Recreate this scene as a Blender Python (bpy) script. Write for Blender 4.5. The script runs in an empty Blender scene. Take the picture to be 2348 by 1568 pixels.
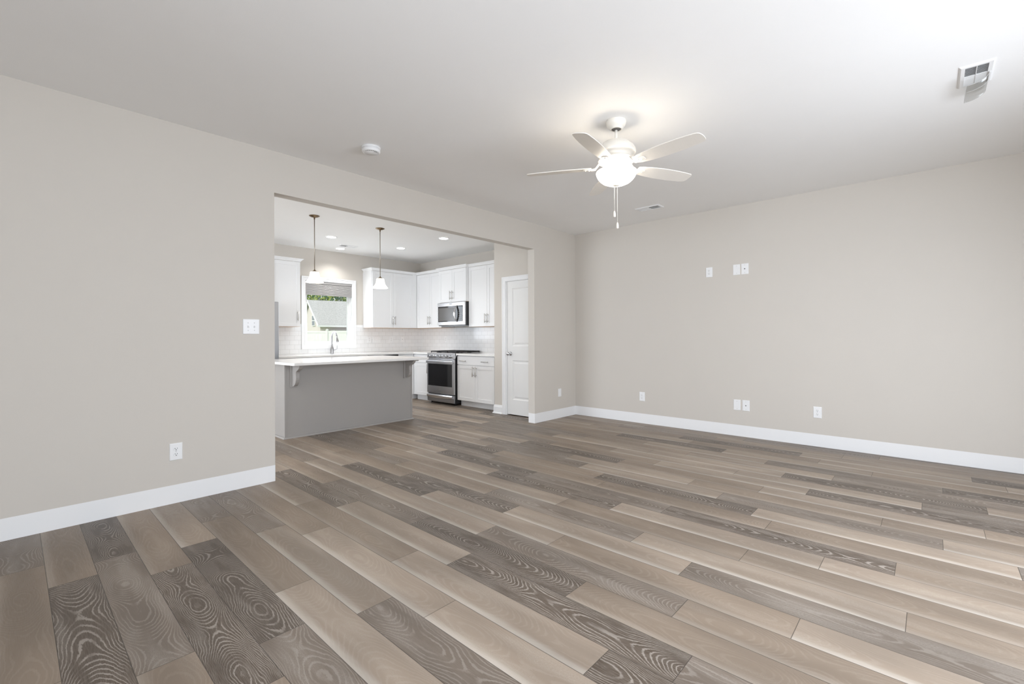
import bpy, math, random
from mathutils import Vector, Matrix
R = math.radians
S = bpy.context.scene
COL = S.collection

# ------------------------------------------------------------------ camera
FPX, HY, YAW, ROLL = 1051.9, 772.5, 0.7418, -0.0041
CAM = Vector((-5.831, -4.0279, 1.188))
F_ = Vector((math.cos(YAW), math.sin(YAW), 0)); R_ = Vector((math.sin(YAW), -math.cos(YAW), 0)); U_ = Vector((0, 0, 1))
cR = math.cos(ROLL) * R_ + math.sin(ROLL) * U_
cU = -math.sin(ROLL) * R_ + math.cos(ROLL) * U_
cd = bpy.data.cameras.new('camera'); cam = bpy.data.objects.new('camera', cd); COL.objects.link(cam)
M = Matrix((( cR.x, cU.x, -F_.x, CAM.x), (cR.y, cU.y, -F_.y, CAM.y), (cR.z, cU.z, -F_.z, CAM.z), (0, 0, 0, 1)))
cam.matrix_world = M
cd.sensor_fit = 'HORIZONTAL'; cd.sensor_width = 36.0
cd.lens = FPX / 2348 * 36.0
cd.shift_y = -(784 - HY) / 2348
cd.clip_start = 0.05; cd.clip_end = 400
S.camera = cam

# ------------------------------------------------------------------ world, light, exposure
S.view_settings.view_transform = 'Standard'
S.view_settings.look = 'None'
S.view_settings.gamma = 1.0
S.view_settings.use_curve_mapping = False
S.view_settings.exposure = 0.16
try:
    S.cycles.use_denoising = True
    S.cycles.max_bounces = 14
    S.cycles.diffuse_bounces = 10
    S.cycles.glossy_bounces = 5
    S.cycles.transparent_max_bounces = 12
    S.cycles.caustics_reflective = False
    S.cycles.caustics_refractive = False
    S.cycles.sample_clamp_indirect = 6.0
except Exception:
    pass

world = bpy.data.worlds.new('sky'); S.world = world; world.use_nodes = True
wn = world.node_tree.nodes; wl = world.node_tree.links; wn.clear()
wo = wn.new('ShaderNodeOutputWorld'); wb = wn.new('ShaderNodeBackground')
wb.inputs['Color'].default_value = (0.86, 0.93, 1.0, 1); wb.inputs['Strength'].default_value = 1.25
wl.new(wb.outputs[0], wo.inputs[0])

def area_light(name, loc, rot, sx, sy, watts, col=(1, 1, 1), spread=180):
    l = bpy.data.lights.new(name, 'AREA'); l.shape = 'RECTANGLE'; l.size = sx; l.size_y = sy
    l.energy = watts; l.color = col; l.spread = R(spread)
    o = bpy.data.objects.new(name, l); COL.objects.link(o); o.location = loc; o.rotation_euler = rot
    return o
sun = bpy.data.lights.new('sun', 'SUN'); sun.energy = 2.4; sun.angle = R(3); sun.color = (1, .96, .9)
so = bpy.data.objects.new('sun', sun); COL.objects.link(so)
so.rotation_euler = Vector((0.75, 0.12, -0.65)).to_track_quat('-Z', 'Y').to_euler()
# daylight through the living-room windows behind the camera and the dining window; the left beam is added
DAY = (.925, .987, 1.08)
area_light('daylight_rear_window', (-3.1, -5.50, 1.40), (R(64), 0, 0), 2.6, 1.9, 98, DAY)
area_light('daylight_rear_door', (-6.3, -5.50, 1.25), (R(80), 0, 0), 1.8, 2.0, 58, DAY)
area_light('added_left_beam', (-8.10, -3.5, 1.50), (R(88), 0, R(-90)), 2.2, 1.6, 21, DAY, 75)  # narrow beam added to brighten a patch on the right wall
area_light('daylight_dining_window', (-8.10, 2.0, 1.35), (R(78), 0, R(-90)), 2.6, 1.9, 136, DAY)
area_light('daylight_kitchen_window', (-1.975, 3.955, 1.50), (R(80), 0, R(180)), 0.8, 0.8, 9, DAY)

# ------------------------------------------------------------------ materials
def new_mat(name):
    m = bpy.data.materials.new(name); m.use_nodes = True
    nt = m.node_tree; b = nt.nodes['Principled BSDF']
    return m, nt, b
def mat(name, col, rough=0.5, metal=0.0, noise=0.0, nscale=40, bump=0.0, bscale=200, emit=None, estr=0, spec=None, trans=0, ior=None, alpha=None, aniso=None):
    m, nt, b = new_mat(name)
    b.inputs['Base Color'].default_value = (*col, 1); b.inputs['Roughness'].default_value = rough; b.inputs['Metallic'].default_value = metal
    if spec is not None: b.inputs['Specular IOR Level'].default_value = spec
    if trans: b.inputs['Transmission Weight'].default_value = trans
    if ior: b.inputs['IOR'].default_value = ior
    if emit: b.inputs['Emission Color'].default_value = (*emit, 1); b.inputs['Emission Strength'].default_value = estr
    if alpha is not None: b.inputs['Alpha'].default_value = alpha
    tc = nt.nodes.new('ShaderNodeTexCoord')
    if noise:
        n = nt.nodes.new('ShaderNodeTexNoise'); n.inputs['Scale'].default_value = nscale; n.inputs['Detail'].default_value = 4
        mp = nt.nodes.new('ShaderNodeMapping')
        if aniso: mp.inputs['Scale'].default_value = aniso
        nt.links.new(tc.outputs['Object'], mp.inputs[0]); nt.links.new(mp.outputs[0], n.inputs['Vector'])
        r = nt.nodes.new('ShaderNodeMapRange'); r.inputs[3].default_value = 1 - noise; r.inputs[4].default_value = 1 + noise
        nt.links.new(n.outputs['Fac'], r.inputs[0])
        mx = nt.nodes.new('ShaderNodeMix'); mx.data_type = 'RGBA'; mx.blend_type = 'MULTIPLY'; mx.inputs[0].default_value = 1
        mx.inputs[6].default_value = (*col, 1); nt.links.new(r.outputs[0], mx.inputs[7]); nt.links.new(mx.outputs[2], b.inputs['Base Color'])
    if bump:
        n2 = nt.nodes.new('ShaderNodeTexNoise'); n2.inputs['Scale'].default_value = bscale; n2.inputs['Detail'].default_value = 3
        nt.links.new(tc.outputs['Object'], n2.inputs['Vector'])
        bp = nt.nodes.new('ShaderNodeBump'); bp.inputs['Strength'].default_value = bump; bp.inputs['Distance'].default_value = 0.002
        nt.links.new(n2.outputs['Fac'], bp.inputs['Height']); nt.links.new(bp.outputs[0], b.inputs['Normal'])
    return m

WALL = mat('greige_wall_paint', (.615, .580, .532), .75, noise=.012, nscale=3, bump=.12, bscale=260, spec=.25)
CEIL = mat('flat_ceiling_paint', (.885, .885, .88), .85, noise=.01, nscale=4, bump=.12, bscale=220, spec=.2)
TRIM = mat('white_trim_paint', (.84, .845, .85), .35, noise=.008, nscale=6)
CAB = mat('white_cabinet_paint', (.84, .845, .85), .38, noise=.008, nscale=5)
CABIN = mat('cabinet_box_edge_wood', (.60, .42, .28), .6, noise=.1, nscale=30)
DOORP = mat('white_door_paint', (.80, .80, .79), .4, noise=.008, nscale=5)
ISL = mat('grey_island_paint', (.37, .355, .34), .42, noise=.015, nscale=6)
QUARTZ = mat('white_quartz', (.86, .855, .84), .12, noise=.02, nscale=9)
STEEL = mat('brushed_steel', (.60, .60, .61), .26, 1.0, noise=.06, nscale=60, aniso=(1, 1, 14))
DSTEEL = mat('dark_steel', (.40, .41, .43), .33, 1.0, noise=.06, nscale=60, aniso=(1, 1, 12))
NICKEL = mat('satin_nickel', (.62, .60, .57), .3, 1.0, noise=.03, nscale=80)
CHROME = mat('polished_chrome', (.62, .63, .65), .14, 1.0, noise=.02, nscale=50)
FAUCET = mat('faucet_steel', (.44, .44, .45), .28, 1.0, noise=.03, nscale=50)
BRONZE = mat('antique_bronze', (.21, .15, .09), .33, 1.0, noise=.2, nscale=60)
BLACK = mat('black_enamel', (.012, .012, .013), .3, noise=.1, nscale=30)
IRON = mat('cast_iron', (.02, .02, .021), .55, noise=.15, nscale=90, bump=.3, bscale=300)
BGLASS = mat('black_oven_glass', (.008, .008, .009), .06, noise=.05, nscale=10)
MGLASS = mat('microwave_glass', (.022, .022, .022), .05, noise=.05, nscale=10)
MESHG = mat('microwave_window_mesh', (.11, .105, .10), .22, noise=.05, nscale=300)
PLATE = mat('white_plastic', (.83, .835, .84), .32, noise=.006, nscale=20)
SLOT = mat('dark_slot', (.03, .03, .03), .6, noise=.05, nscale=20)
SCREW = mat('plate_screw', (.55, .55, .54), .4, noise=.02, nscale=30)
FANW = mat('cream_fan_enamel', (.80, .765, .70), .32, noise=.01, nscale=10)
BLADE = mat('cream_fan_blade', (.78, .745, .69), .38, noise=.02, nscale=14, aniso=(1, 8, 1))
VENTD = mat('vent_duct_dark', (.10, .10, .10), .8, noise=.1, nscale=20)
SHADEF = mat('grey_shade_fabric', (.43, .42, .415), .85, noise=.12, nscale=25, aniso=(.4, 1, 14), bump=.2, bscale=300)
VINYL = mat('white_window_vinyl', (.85, .86, .86), .35, noise=.006, nscale=10)
BOWL = mat('lit_bowl_glass', (.9, .88, .84), .25, emit=(1, .93, .82), estr=9.0, noise=.01, nscale=5)
PGLASS = mat('lit_pendant_glass', (.9, .87, .82), .3, emit=(1, .90, .76), estr=1.15, noise=.01, nscale=5)
BULB = mat('lit_bulb', (.9, .9, .85), .3, emit=(1, .92, .8), estr=14, noise=.01, nscale=5)
LENS = mat('lit_downlight_lens', (.9, .9, .9), .3, emit=(1, .98, .95), estr=10, noise=.01, nscale=5)

def glass_mat(name, tint=(1, 1, 1), refl=.06):
    m = bpy.data.materials.new(name); m.use_nodes = True; nt = m.node_tree; nt.nodes.clear()
    o = nt.nodes.new('ShaderNodeOutputMaterial'); t = nt.nodes.new('ShaderNodeBsdfTransparent'); g = nt.nodes.new('ShaderNodeBsdfGlossy')
    t.inputs[0].default_value = (*tint, 1); g.inputs['Roughness'].default_value = .02
    n = nt.nodes.new('ShaderNodeTexNoise'); n.inputs['Scale'].default_value = 2
    r = nt.nodes.new('ShaderNodeMapRange'); r.inputs[3].default_value = refl * .8; r.inputs[4].default_value = refl * 1.2
    nt.links.new(n.outputs['Fac'], r.inputs[0])
    x = nt.nodes.new('ShaderNodeMixShader'); nt.links.new(r.outputs[0], x.inputs[0]); nt.links.new(t.outputs[0], x.inputs[1]); nt.links.new(g.outputs[0], x.inputs[2])
    nt.links.new(x.outputs[0], o.inputs[0]); return m
PANE = glass_mat('window_glass', (.985, .985, .985), .05)
PLASTIC = glass_mat('clear_deflector_plastic', (.84, .84, .83), .10)

def tile_mat(name, axis):
    m, nt, b = new_mat(name); N = nt.nodes; L = nt.links
    tc = N.new('ShaderNodeTexCoord'); sp = N.new('ShaderNodeSeparateXYZ'); L.new(tc.outputs['Object'], sp.inputs[0])
    cb = N.new('ShaderNodeCombineXYZ'); L.new(sp.outputs[axis], cb.inputs[0]); L.new(sp.outputs['Z'], cb.inputs[1])
    br = N.new('ShaderNodeTexBrick'); L.new(cb.outputs[0], br.inputs['Vector'])
    br.offset = .5; br.inputs['Scale'].default_value = 1; br.inputs['Brick Width'].default_value = .153; br.inputs['Row Height'].default_value = .0765
    br.inputs['Mortar Size'].default_value = .0022; br.inputs['Mortar Smooth'].default_value = .1; br.inputs['Bias'].default_value = 0
    br.inputs['Color1'].default_value = (.83, .835, .84, 1); br.inputs['Color2'].default_value = (.80, .805, .81, 1); br.inputs['Mortar'].default_value = (.66, .66, .65, 1)
    L.new(br.outputs['Color'], b.inputs['Base Color']); b.inputs['Roughness'].default_value = .1
    bp = N.new('ShaderNodeBump'); bp.inputs['Strength'].default_value = .5; bp.inputs['Distance'].default_value = .002; bp.invert = True
    L.new(br.outputs['Fac'], bp.inputs['Height']); L.new(bp.outputs[0], b.inputs['Normal'])
    return m
TILEX = tile_mat('white_subway_tile_back', 'X'); TILEY = tile_mat('white_subway_tile_side', 'Y')

def plank_mat(name, base, line, pale, rings, line_amt, patch_lo, patch_hi, edge_amt):
    """cerused oak plank: contour lines of a stretched noise field, pale rubbed patches, a pale long edge, a dark joint"""
    m, nt, b = new_mat(name); N = nt.nodes; L = nt.links
    def nd(t, **k):
        n = N.new(t)
        for a, v in k.items(): setattr(n, a, v)
        return n
    def math_(op, a, b_=None, clamp=False):
        n = N.new('ShaderNodeMath'); n.operation = op; n.use_clamp = clamp
        for i, v in enumerate((a, b_)):
            if v is None: continue
            if isinstance(v, (int, float)): n.inputs[i].default_value = v
            else: L.new(v, n.inputs[i])
        return n.outputs[0]
    def rng(v, a, b_, c, d):
        n = N.new('ShaderNodeMapRange'); n.interpolation_type = 'SMOOTHSTEP'; L.new(v, n.inputs[0])
        for i, x in zip((1, 2, 3, 4), (a, b_, c, d)): n.inputs[i].default_value = x
        return n.outputs[0]
    def noise(vec, sc, detail=2, scale=1):
        mp = N.new('ShaderNodeMapping'); mp.inputs['Scale'].default_value = (*sc, 1); L.new(vec, mp.inputs[0])
        n = N.new('ShaderNodeTexNoise'); n.inputs['Scale'].default_value = scale; n.inputs['Detail'].default_value = detail; L.new(mp.outputs[0], n.inputs['Vector'])
        return n.outputs['Fac']
    def mix(f, a, c):
        n = N.new('ShaderNodeMix'); n.data_type = 'RGBA'
        if isinstance(f, (int, float)): n.inputs[0].default_value = f
        else: L.new(f, n.inputs[0])
        for i, v in ((6, a), (7, c)):
            if isinstance(v, tuple): n.inputs[i].default_value = (*v, 1)
            else: L.new(v, n.inputs[i])
        return n.outputs[2]
    g = nd('ShaderNodeUVMap', uv_map='grain'); p = nd('ShaderNodeUVMap', uv_map='plank')
    gv = g.outputs[0]
    sp = N.new('ShaderNodeSeparateXYZ'); L.new(p.outputs[0], sp.inputs[0])
    sg = N.new('ShaderNodeSeparateXYZ'); L.new(gv, sg.inputs[0])
    # growth rings: a cone-like log sliced lengthwise gives straight grain at the edges and cathedrals along the heart
    ctr = math_('ADD', .28, math_('MULTIPLY', noise(gv, (.9, .05), 1), .40))
    q = math_('ADD', math_('SUBTRACT', sp.outputs['Y'], ctr), math_('MULTIPLY', math_('SUBTRACT', noise(gv, (5, 14), 2), .5), .22))
    dd = math_('MULTIPLY', math_('SUBTRACT', noise(gv, (1.25, .35), 1), .12), 1.75)
    rad = math_('SQRT', math_('ADD', math_('MULTIPLY', q, q), math_('MULTIPLY', dd, dd)))
    jag = noise(gv, (60, 190), 2)
    ph = math_('ADD', math_('MULTIPLY', rad, rings), math_('MULTIPLY', jag, .45))
    fr = math_('FRACT', ph)
    ln = math_('MULTIPLY', rng(fr, .02, .12, 0, 1), rng(fr, .26, .44, 1, 0))
    strength = rng(noise(gv, (4.0, 18), 2), .34, .54, .12, 1)
    fine = rng(noise(gv, (16, 520), 3), .44, .58, 0, 1)
    patch = rng(noise(gv, (1.6, 11), 3), patch_lo, patch_hi, 0, 1)
    speck = rng(noise(gv, (130, 420), 2), .47, .60, 0, 1)
    tone = rng(noise(gv, (1.1, 5), 2), .3, .7, .84, 1.14)
    c = mix(math_('MULTIPLY', math_('MULTIPLY', ln, strength), line_amt), base, line)
    c = mix(math_('MULTIPLY', fine, line_amt * .28), c, line)
    c = mix(math_('MULTIPLY', patch, math_('MULTIPLY', math_('ADD', math_('MULTIPLY', speck, .6), .4), .75)), c, pale)
    edge = math_('MULTIPLY', rng(math_('ADD', sp.outputs['Y'], math_('MULTIPLY', noise(gv, (6, 40), 3), .16)), .10, .34, 1, 0), edge_amt)
    c = mix(edge, c, (.52, .475, .42))
    tn = N.new('ShaderNodeMix'); tn.data_type = 'RGBA'; tn.blend_type = 'MULTIPLY'; tn.inputs[0].default_value = 1; L.new(c, tn.inputs[6]); L.new(tone, tn.inputs[7])
    at = nd('ShaderNodeAttribute', attribute_name='tint')
    t2 = N.new('ShaderNodeMix'); t2.data_type = 'RGBA'; t2.blend_type = 'MULTIPLY'; t2.inputs[0].default_value = 1; L.new(tn.outputs[2], t2.inputs[6]); L.new(at.outputs['Fac'], t2.inputs[7])
    # joint: dark micro-bevel round each plank
    W, LN = .177, 1.21
    dv = math_('MULTIPLY', math_('MINIMUM', sp.outputs['Y'], math_('SUBTRACT', 1.0, sp.outputs['Y'])), W)
    du = math_('MULTIPLY', math_('MINIMUM', sp.outputs['X'], math_('SUBTRACT', 1.0, sp.outputs['X'])), LN)
    jn = rng(math_('MINIMUM', dv, du), .0008, .0019, 1, 0)
    c = mix(math_('MULTIPLY', jn, .8), t2.outputs[2], (.045, .036, .028))
    L.new(c, b.inputs['Base Color'])
    b.inputs['Roughness'].default_value = .42; b.inputs['Specular IOR Level'].default_value = .4
    rr = rng(fine, 0, 1, .40, .52); L.new(rr, b.inputs['Roughness'])
    bp = N.new('ShaderNodeBump'); bp.inputs['Strength'].default_value = .25; bp.inputs['Distance'].default_value = .001
    L.new(math_('SUBTRACT', math_('MULTIPLY', ln, .4), jn), bp.inputs['Height']); L.new(bp.outputs[0], b.inputs['Normal'])
    return m
PL = {
 'D': plank_mat('plank_dark_cerused_oak', (.088, .064, .046), (.34, .30, .26), (.27, .235, .20), 40, .85, .56, .72, .0),
 'G': plank_mat('plank_grey_brown_oak', (.165, .130, .102), (.32, .28, .24), (.30, .262, .225), 36, .62, .44, .66, .0),
 'M': plank_mat('plank_tan_oak', (.235, .182, .137), (.35, .29, .23), (.315, .258, .205), 30, .26, .46, .72, .22),
 'L': plank_mat('plank_pale_oak', (.290, .230, .178), (.40, .34, .28), (.385, .325, .265), 28, .24, .44, .70, .62),
}

# ------------------------------------------------------------------ mesh helpers
class MB:
    def __init__(s): s.v = []; s.f = []; s.m = []; s.sm = []
    def add(s, vs, fs, mi=0, smooth=False):
        o = len(s.v); s.v += [tuple(v) for v in vs]
        for f in fs: s.f.append(tuple(i + o for i in f)); s.m.append(mi); s.sm.append(smooth)
        return s
    def box(s, x0, x1, y0, y1, z0, z1, mi=0):
        x0, x1 = sorted((x0, x1)); y0, y1 = sorted((y0, y1)); z0, z1 = sorted((z0, z1))
        v = [(x0, y0, z0), (x1, y0, z0), (x1, y1, z0), (x0, y1, z0), (x0, y0, z1), (x1, y0, z1), (x1, y1, z1), (x0, y1, z1)]
        return s.add(v, [(3, 2, 1, 0), (4, 5, 6, 7), (0, 1, 5, 4), (1, 2, 6, 5), (2, 3, 7, 6), (3, 0, 4, 7)], mi)
    def lathe(s, prof, c=(0, 0, 0), n=32, mi=0, axis='Z', cap=True, smooth=True):
        vs = []; fs = []
        for r, z in prof:
            for k in range(n):
                a = 2 * math.pi * k / n; x, y = r * math.cos(a), r * math.sin(a)
                p = {'Z': (x, y, z), 'Y': (x, z, -y), 'X': (z, x, y)}[axis]
                vs.append((c[0] + p[0], c[1] + p[1], c[2] + p[2]))
        for i in range(len(prof) - 1):
            for k in range(n):
                a, b = i * n + k, i * n + (k + 1) % n
                fs.append((a, a + n, b + n, b) if axis != 'q' else (a, b, b + n, a + n))
        if cap:
            fs.append(tuple(range(n))); fs.append(tuple(reversed(range((len(prof) - 1) * n, len(prof) * n))))
        return s.add(vs, fs, mi, smooth)
    def cyl(s, p, q, r, n=16, mi=0, r2=None, smooth=True):
        return s.tube([p, q], [r, r if r2 is None else r2], n, mi, smooth)
    def tube(s, pts, r, n=12, mi=0, smooth=True):
        pts = [Vector(p) for p in pts]; rs = r if isinstance(r, (list, tuple)) else [r] * len(pts)
        vs = []; fs = []; up = None
        for i, p in enumerate(pts):
            d = (pts[min(i + 1, len(pts) - 1)] - pts[max(i - 1, 0)]).normalized()
            if up is None:
                up = Vector((0, 0, 1)) if abs(d.z) < .9 else Vector((1, 0, 0))
            a = (up - d * up.dot(d)).normalized(); b = d.cross(a); up = a
            for k in range(n):
                t = 2 * math.pi * k / n; vs.append(p + (a * math.cos(t) + b * math.sin(t)) * rs[i])
        for i in range(len(pts) - 1):
            for k in range(n):
                x, y = i * n + k, i * n + (k + 1) % n; fs.append((x, y, y + n, x + n))
        fs.append(tuple(reversed(range(n)))); fs.append(tuple(range((len(pts) - 1) * n, len(pts) * n)))
        return s.add(vs, fs, mi, smooth)
    def prism(s, poly, a0, a1, axis='Z', mi=0, smooth=False):
        n = len(poly)
        def P(u, w, h): return {'Z': (u, w, h), 'Y': (u, h, w), 'X': (h, u, w)}[axis]
        vs = [P(u, w, a0) for u, w in poly] + [P(u, w, a1) for u, w in poly]
        fs = [tuple(reversed(range(n))), tuple(range(n, 2 * n))] + [(i, (i + 1) % n, (i + 1) % n + n, i + n) for i in range(n)]
        return s.add(vs, fs, mi, smooth)
    def moulding(s, path, prof, pre=None, post=None, mi=0):
        """sweep prof [(out, z)] along a plan path, offset to the right of travel, mitred; pre/post are neighbours beyond the ends"""
        P = [Vector(p) for p in path]; n = len(P); vs = []; k = len(prof)
        for i in range(n):
            a = P[i - 1] if i > 0 else (Vector(pre) if pre else None)
            b = P[i + 1] if i < n - 1 else (Vector(post) if post else None)
            d1 = (P[i] - a).normalized() if a is not None else None
            d2 = (b - P[i]).normalized() if b is not None else None
            d1 = d1 if d1 is not None else d2; d2 = d2 if d2 is not None else d1
            n1 = Vector((d1.y, -d1.x)); n2 = Vector((d2.y, -d2.x))
            mm = (n1 + n2).normalized(); mm = mm / max(.2, mm.dot(n1))
            for o, z in prof: vs.append((P[i].x + mm.x * o, P[i].y + mm.y * o, z))
        fs = []
        for i in range(n - 1):
            for j in range(k):
                a, b = i * k + j, i * k + (j + 1) % k; fs.append((a, a + k, b + k, b))
        fs.append(tuple(range(k))); fs.append(tuple(reversed(range((n - 1) * k, n * k))))
        return s.add(vs, fs, mi)
    def inset(s, x0, x1, z0, z1, y, steps, mi=0):
        """front (facing -Y) rectangle with nested insets: steps [(inset, depth)]"""
        rings = [(x0, x1, z0, z1, y)]
        for i, d in steps: rings.append((x0 + i, x1 - i, z0 + i, z1 - i, y + d))
        vs = []; fs = []
        for a, b, c, d, yy in rings: vs += [(a, yy, c), (b, yy, c), (b, yy, d), (a, yy, d)]
        for r in range(len(rings) - 1):
            for j in range(4): p, q = r * 4 + j, r * 4 + (j + 1) % 4; fs.append((p, q, q + 4, p + 4))
        l = (len(rings) - 1) * 4; fs.append((l, l + 1, l + 2, l + 3))
        return s.add(vs, fs, mi)
    def build(s, name, mats, parent=None, bevel=0, seg=2, rel=True, fix=True):
        me = bpy.data.meshes.new(name)
        off = Vector((0, 0, 0))
        if parent is not None and rel == 'world':
            off = world_of(parent)
        me.from_pydata([tuple(Vector(v) - off) for v in s.v], [], s.f)
        mats = mats if isinstance(mats, (list, tuple)) else [mats]
        for m in mats: me.materials.append(m)
        for p, mi, sm in zip(me.polygons, s.m, s.sm): p.material_index = mi; p.use_smooth = sm
        if fix:
            import bmesh
            bm = bmesh.new(); bm.from_mesh(me); bmesh.ops.recalc_face_normals(bm, faces=bm.faces); bm.to_mesh(me); bm.free()
        me.update()
        o = bpy.data.objects.new(name, me); COL.objects.link(o)
        if parent is not None: o.parent = parent
        if bevel:
            b = o.modifiers.new('bevel', 'BEVEL'); b.width = bevel; b.segments = seg; b.limit_method = 'ANGLE'; b.angle_limit = R(40)
        return o
def world_of(o):
    v = Vector((0, 0, 0))
    while o is not None: v = v + o.location; o = o.parent
    return v
def tag(o, label, cat, group=None, kind=None):
    if label: o['label'] = label
    if cat: o['category'] = cat
    if group: o['group'] = group
    if kind: o['kind'] = kind
    return o
def thing(name, label, cat, loc=(0, 0, 0), rz=0, group=None):
    o = bpy.data.objects.new(name, None); COL.objects.link(o); o.empty_display_size = .05
    o.location = loc; o.rotation_euler = (0, 0, R(rz)); return tag(o, label, cat, group)
def struct(o): o['kind'] = 'structure'; return o
def dup(root, loc, rz=None, label=None, group=None):
    r = root.copy(); COL.objects.link(r); r.location = loc
    if rz is not None: r.rotation_euler = (0, 0, R(rz))
    if label: r['label'] = label
    if group: r['group'] = group
    for ch in list(root.children):
        c = ch.copy(); COL.objects.link(c); c.parent = r
        for g in list(ch.children):
            d = g.copy(); COL.objects.link(d); d.parent = c
    return r

# ------------------------------------------------------------------ shell
H = 2.74; XL = -8.2; YR = -5.6; YB = 3.93
OX0, OX1, OZ = -4.353, -.979, 2.395
WT = .112
b = MB(); b.box(XL - .12, OX0, 0, WT, 0, H); b.box(OX1, 0, 0, WT, 0, H); b.box(OX0, OX1, 0, WT, OZ, H)
struct(b.build('wall_left', WALL))
b = MB(); b.box(0, .12, YR - .12, YB + .12, 0, H); struct(b.build('wall_right', WALL))
# rear wall with window and glazed door openings (behind the camera)
def wall_holes_y(y0, y1, xa, xb, holes):
    b = MB(); xs = xa
    for hx0, hx1, hz0, hz1 in sorted(holes):
        b.box(xs, hx0, y0, y1, 0, H); b.box(hx0, hx1, y0, y1, hz1, H)
        if hz0 > 0: b.box(hx0, hx1, y0, y1, 0, hz0)
        xs = hx1
    b.box(xs, xb, y0, y1, 0, H); return b
def wall_holes_x(x0, x1, ya, yb, holes):
    b = MB(); ys = ya
    for h0, h1, hz0, hz1 in sorted(holes):
        b.box(x0, x1, ys, h0, 0, H); b.box(x0, x1, h0, h1, hz1, H)
        if hz0 > 0: b.box(x0, x1, h0, h1, 0, hz0)
        ys = h1
    b.box(x0, x1, ys, yb, 0, H); return b
struct(wall_holes_y(YR - .12, YR, XL - .12, 0, [(-4.45, -1.75, .35, 2.35), (-7.25, -5.35, 0.0, 2.3)]).build('wall_rear', WALL))
struct(wall_holes_x(XL - .12, XL, YR, YB, [(-4.65, -2.35, .55, 2.35), (.65, 3.35, .35, 2.35)]).build('wall_side', WALL))
WX0, WX1, WZ0, WZ1 = -2.417, -1.540, 1.058, 2.186
struct(wall_holes_y(YB, YB + .12, XL - .12, 0, [(WX0, WX1, WZ0, WZ1)]).build('wall_back', WALL))
b = MB(); b.box(XL - .12, .12, YR - .12, YB + .12, H, H + .12); struct(b.build('ceiling', CEIL))
# pantry enclosure
PX, PY0, PY1 = -.712, WT, 1.037
DY0, DY1, DZ = .178, .792, 2.05
b = MB(); b.box(PX, PX + .1, DY1, PY1, 0, H); b.box(PX, PX + .1, PY0, DY0, 0, H); b.box(PX, PX + .1, DY0, DY1, DZ, H); b.box(PX + .1, 0, PY1 - .1, PY1, 0, H)
struct(b.build('wall_pantry', WALL))

# floor: oak-look planks running away from the long wall
PITCH, PX0, PLEN = .177, .1245, 1.2105
KNOWN = {-34: [(-.584, 'G', 'M')], -33: [(-.923, 'M', 'D')], -32: [(-.754, 'D', 'G'), (-1.955, 'G', 'M')], -31: [(-1.141, 'M', 'D'), (-2.337, 'D', 'M')],
 -30: [(-.886, 'L', 'D'), (-2.099, 'D', 'G')], -29: [(-1.77, 'M', 'L')], -28: [(-2.202, 'L', 'G')], -27: [(-1.221, 'M', 'L'), (-2.439, 'L', 'L')],
 -26: [(-.698, 'L', 'M'), (-1.91, 'M', 'L'), (-3.12, 'L', 'D')], -25: [(-.946, 'D', 'L'), (-2.155, 'L', 'D'), (-3.366, 'D', 'G')], -24: [(-1.576, 'G', 'D'), (-2.785, 'D', 'M')],
 -23: [(.432, 'G', 'L'), (-.797, 'L', 'L'), (-2.001, 'L', 'G'), (-3.211, 'G', 'M')], -22: [(-1.195, 'D', 'L'), (-2.402, 'L', 'M'), (-3.615, 'M', 'L')],
 -21: [(-.679, 'M', 'D'), (-1.88, 'D', 'L'), (-3.087, 'L', 'G')], -20: [(-2.734, 'G', 'L'), (-3.944, 'L', 'M')], -19: [(.373, 'G', 'L'), (-.858, 'M', 'L'), (-2.061, 'L', 'M'), (-3.27, 'M', 'M')],
 -18: [(.047, 'M', 'L'), (-1.182, 'L', 'D'), (-2.39, 'D', 'L'), (-3.6, 'L', 'L')], -17: [(-.255, 'L', 'D'), (-2.674, 'G', 'D'), (-3.885, 'D', 'M')],
 -16: [(.4, 'L', 'G'), (-.856, 'G', 'M'), (-2.063, 'M', 'M'), (-3.271, 'M', 'M')], -15: [(.493, 'M', 'D'), (-3.137, 'D', 'L'), (-4.342, 'L', 'G')],
 -14: [(-.441, 'L', 'G'), (-1.648, 'G', 'L'), (-2.854, 'L', 'G'), (-4.068, 'G', 'L')], -13: [(-1.375, 'G', 'L'), (-2.569, 'L', 'M'), (-3.785, 'M', 'M')],
 -12: [(-.629, 'L', 'D'), (-1.832, 'D', 'M'), (-3.044, 'M', 'L'), (-4.253, 'L', 'M')], -11: [(-.896, 'G', 'M'), (-2.126, 'M', 'L'), (-3.321, 'L', 'D')],
 -10: [(-2.765, 'L', 'L'), (-3.966, 'L', 'G')], -9: [(-.666, 'G', 'L'), (-3.09, 'L', 'D'), (-4.292, 'D', 'L')], -8: [(-.996, 'G', 'L'), (-2.21, 'M', 'L'), (-3.405, 'L', 'G')],
 -7: [(-1.671, 'M', 'L'), (-2.869, 'L', 'G'), (-4.076, 'G', 'D')], -6: [(-3.644, 'L', 'M')], -5: [(-2.024, 'L', 'M'), (-3.236, 'M', 'L'), (-4.443, 'L', 'L')],
 -4: [(-1.857, 'M', 'D'), (-3.049, 'D', 'M'), (-4.253, 'L', 'D')], -3: [(-2.167, 'G', 'M'), (-3.372, 'M', 'M')], -2: [(-2.432, 'M', 'G'), (-3.65, 'G', 'M')]}
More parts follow.
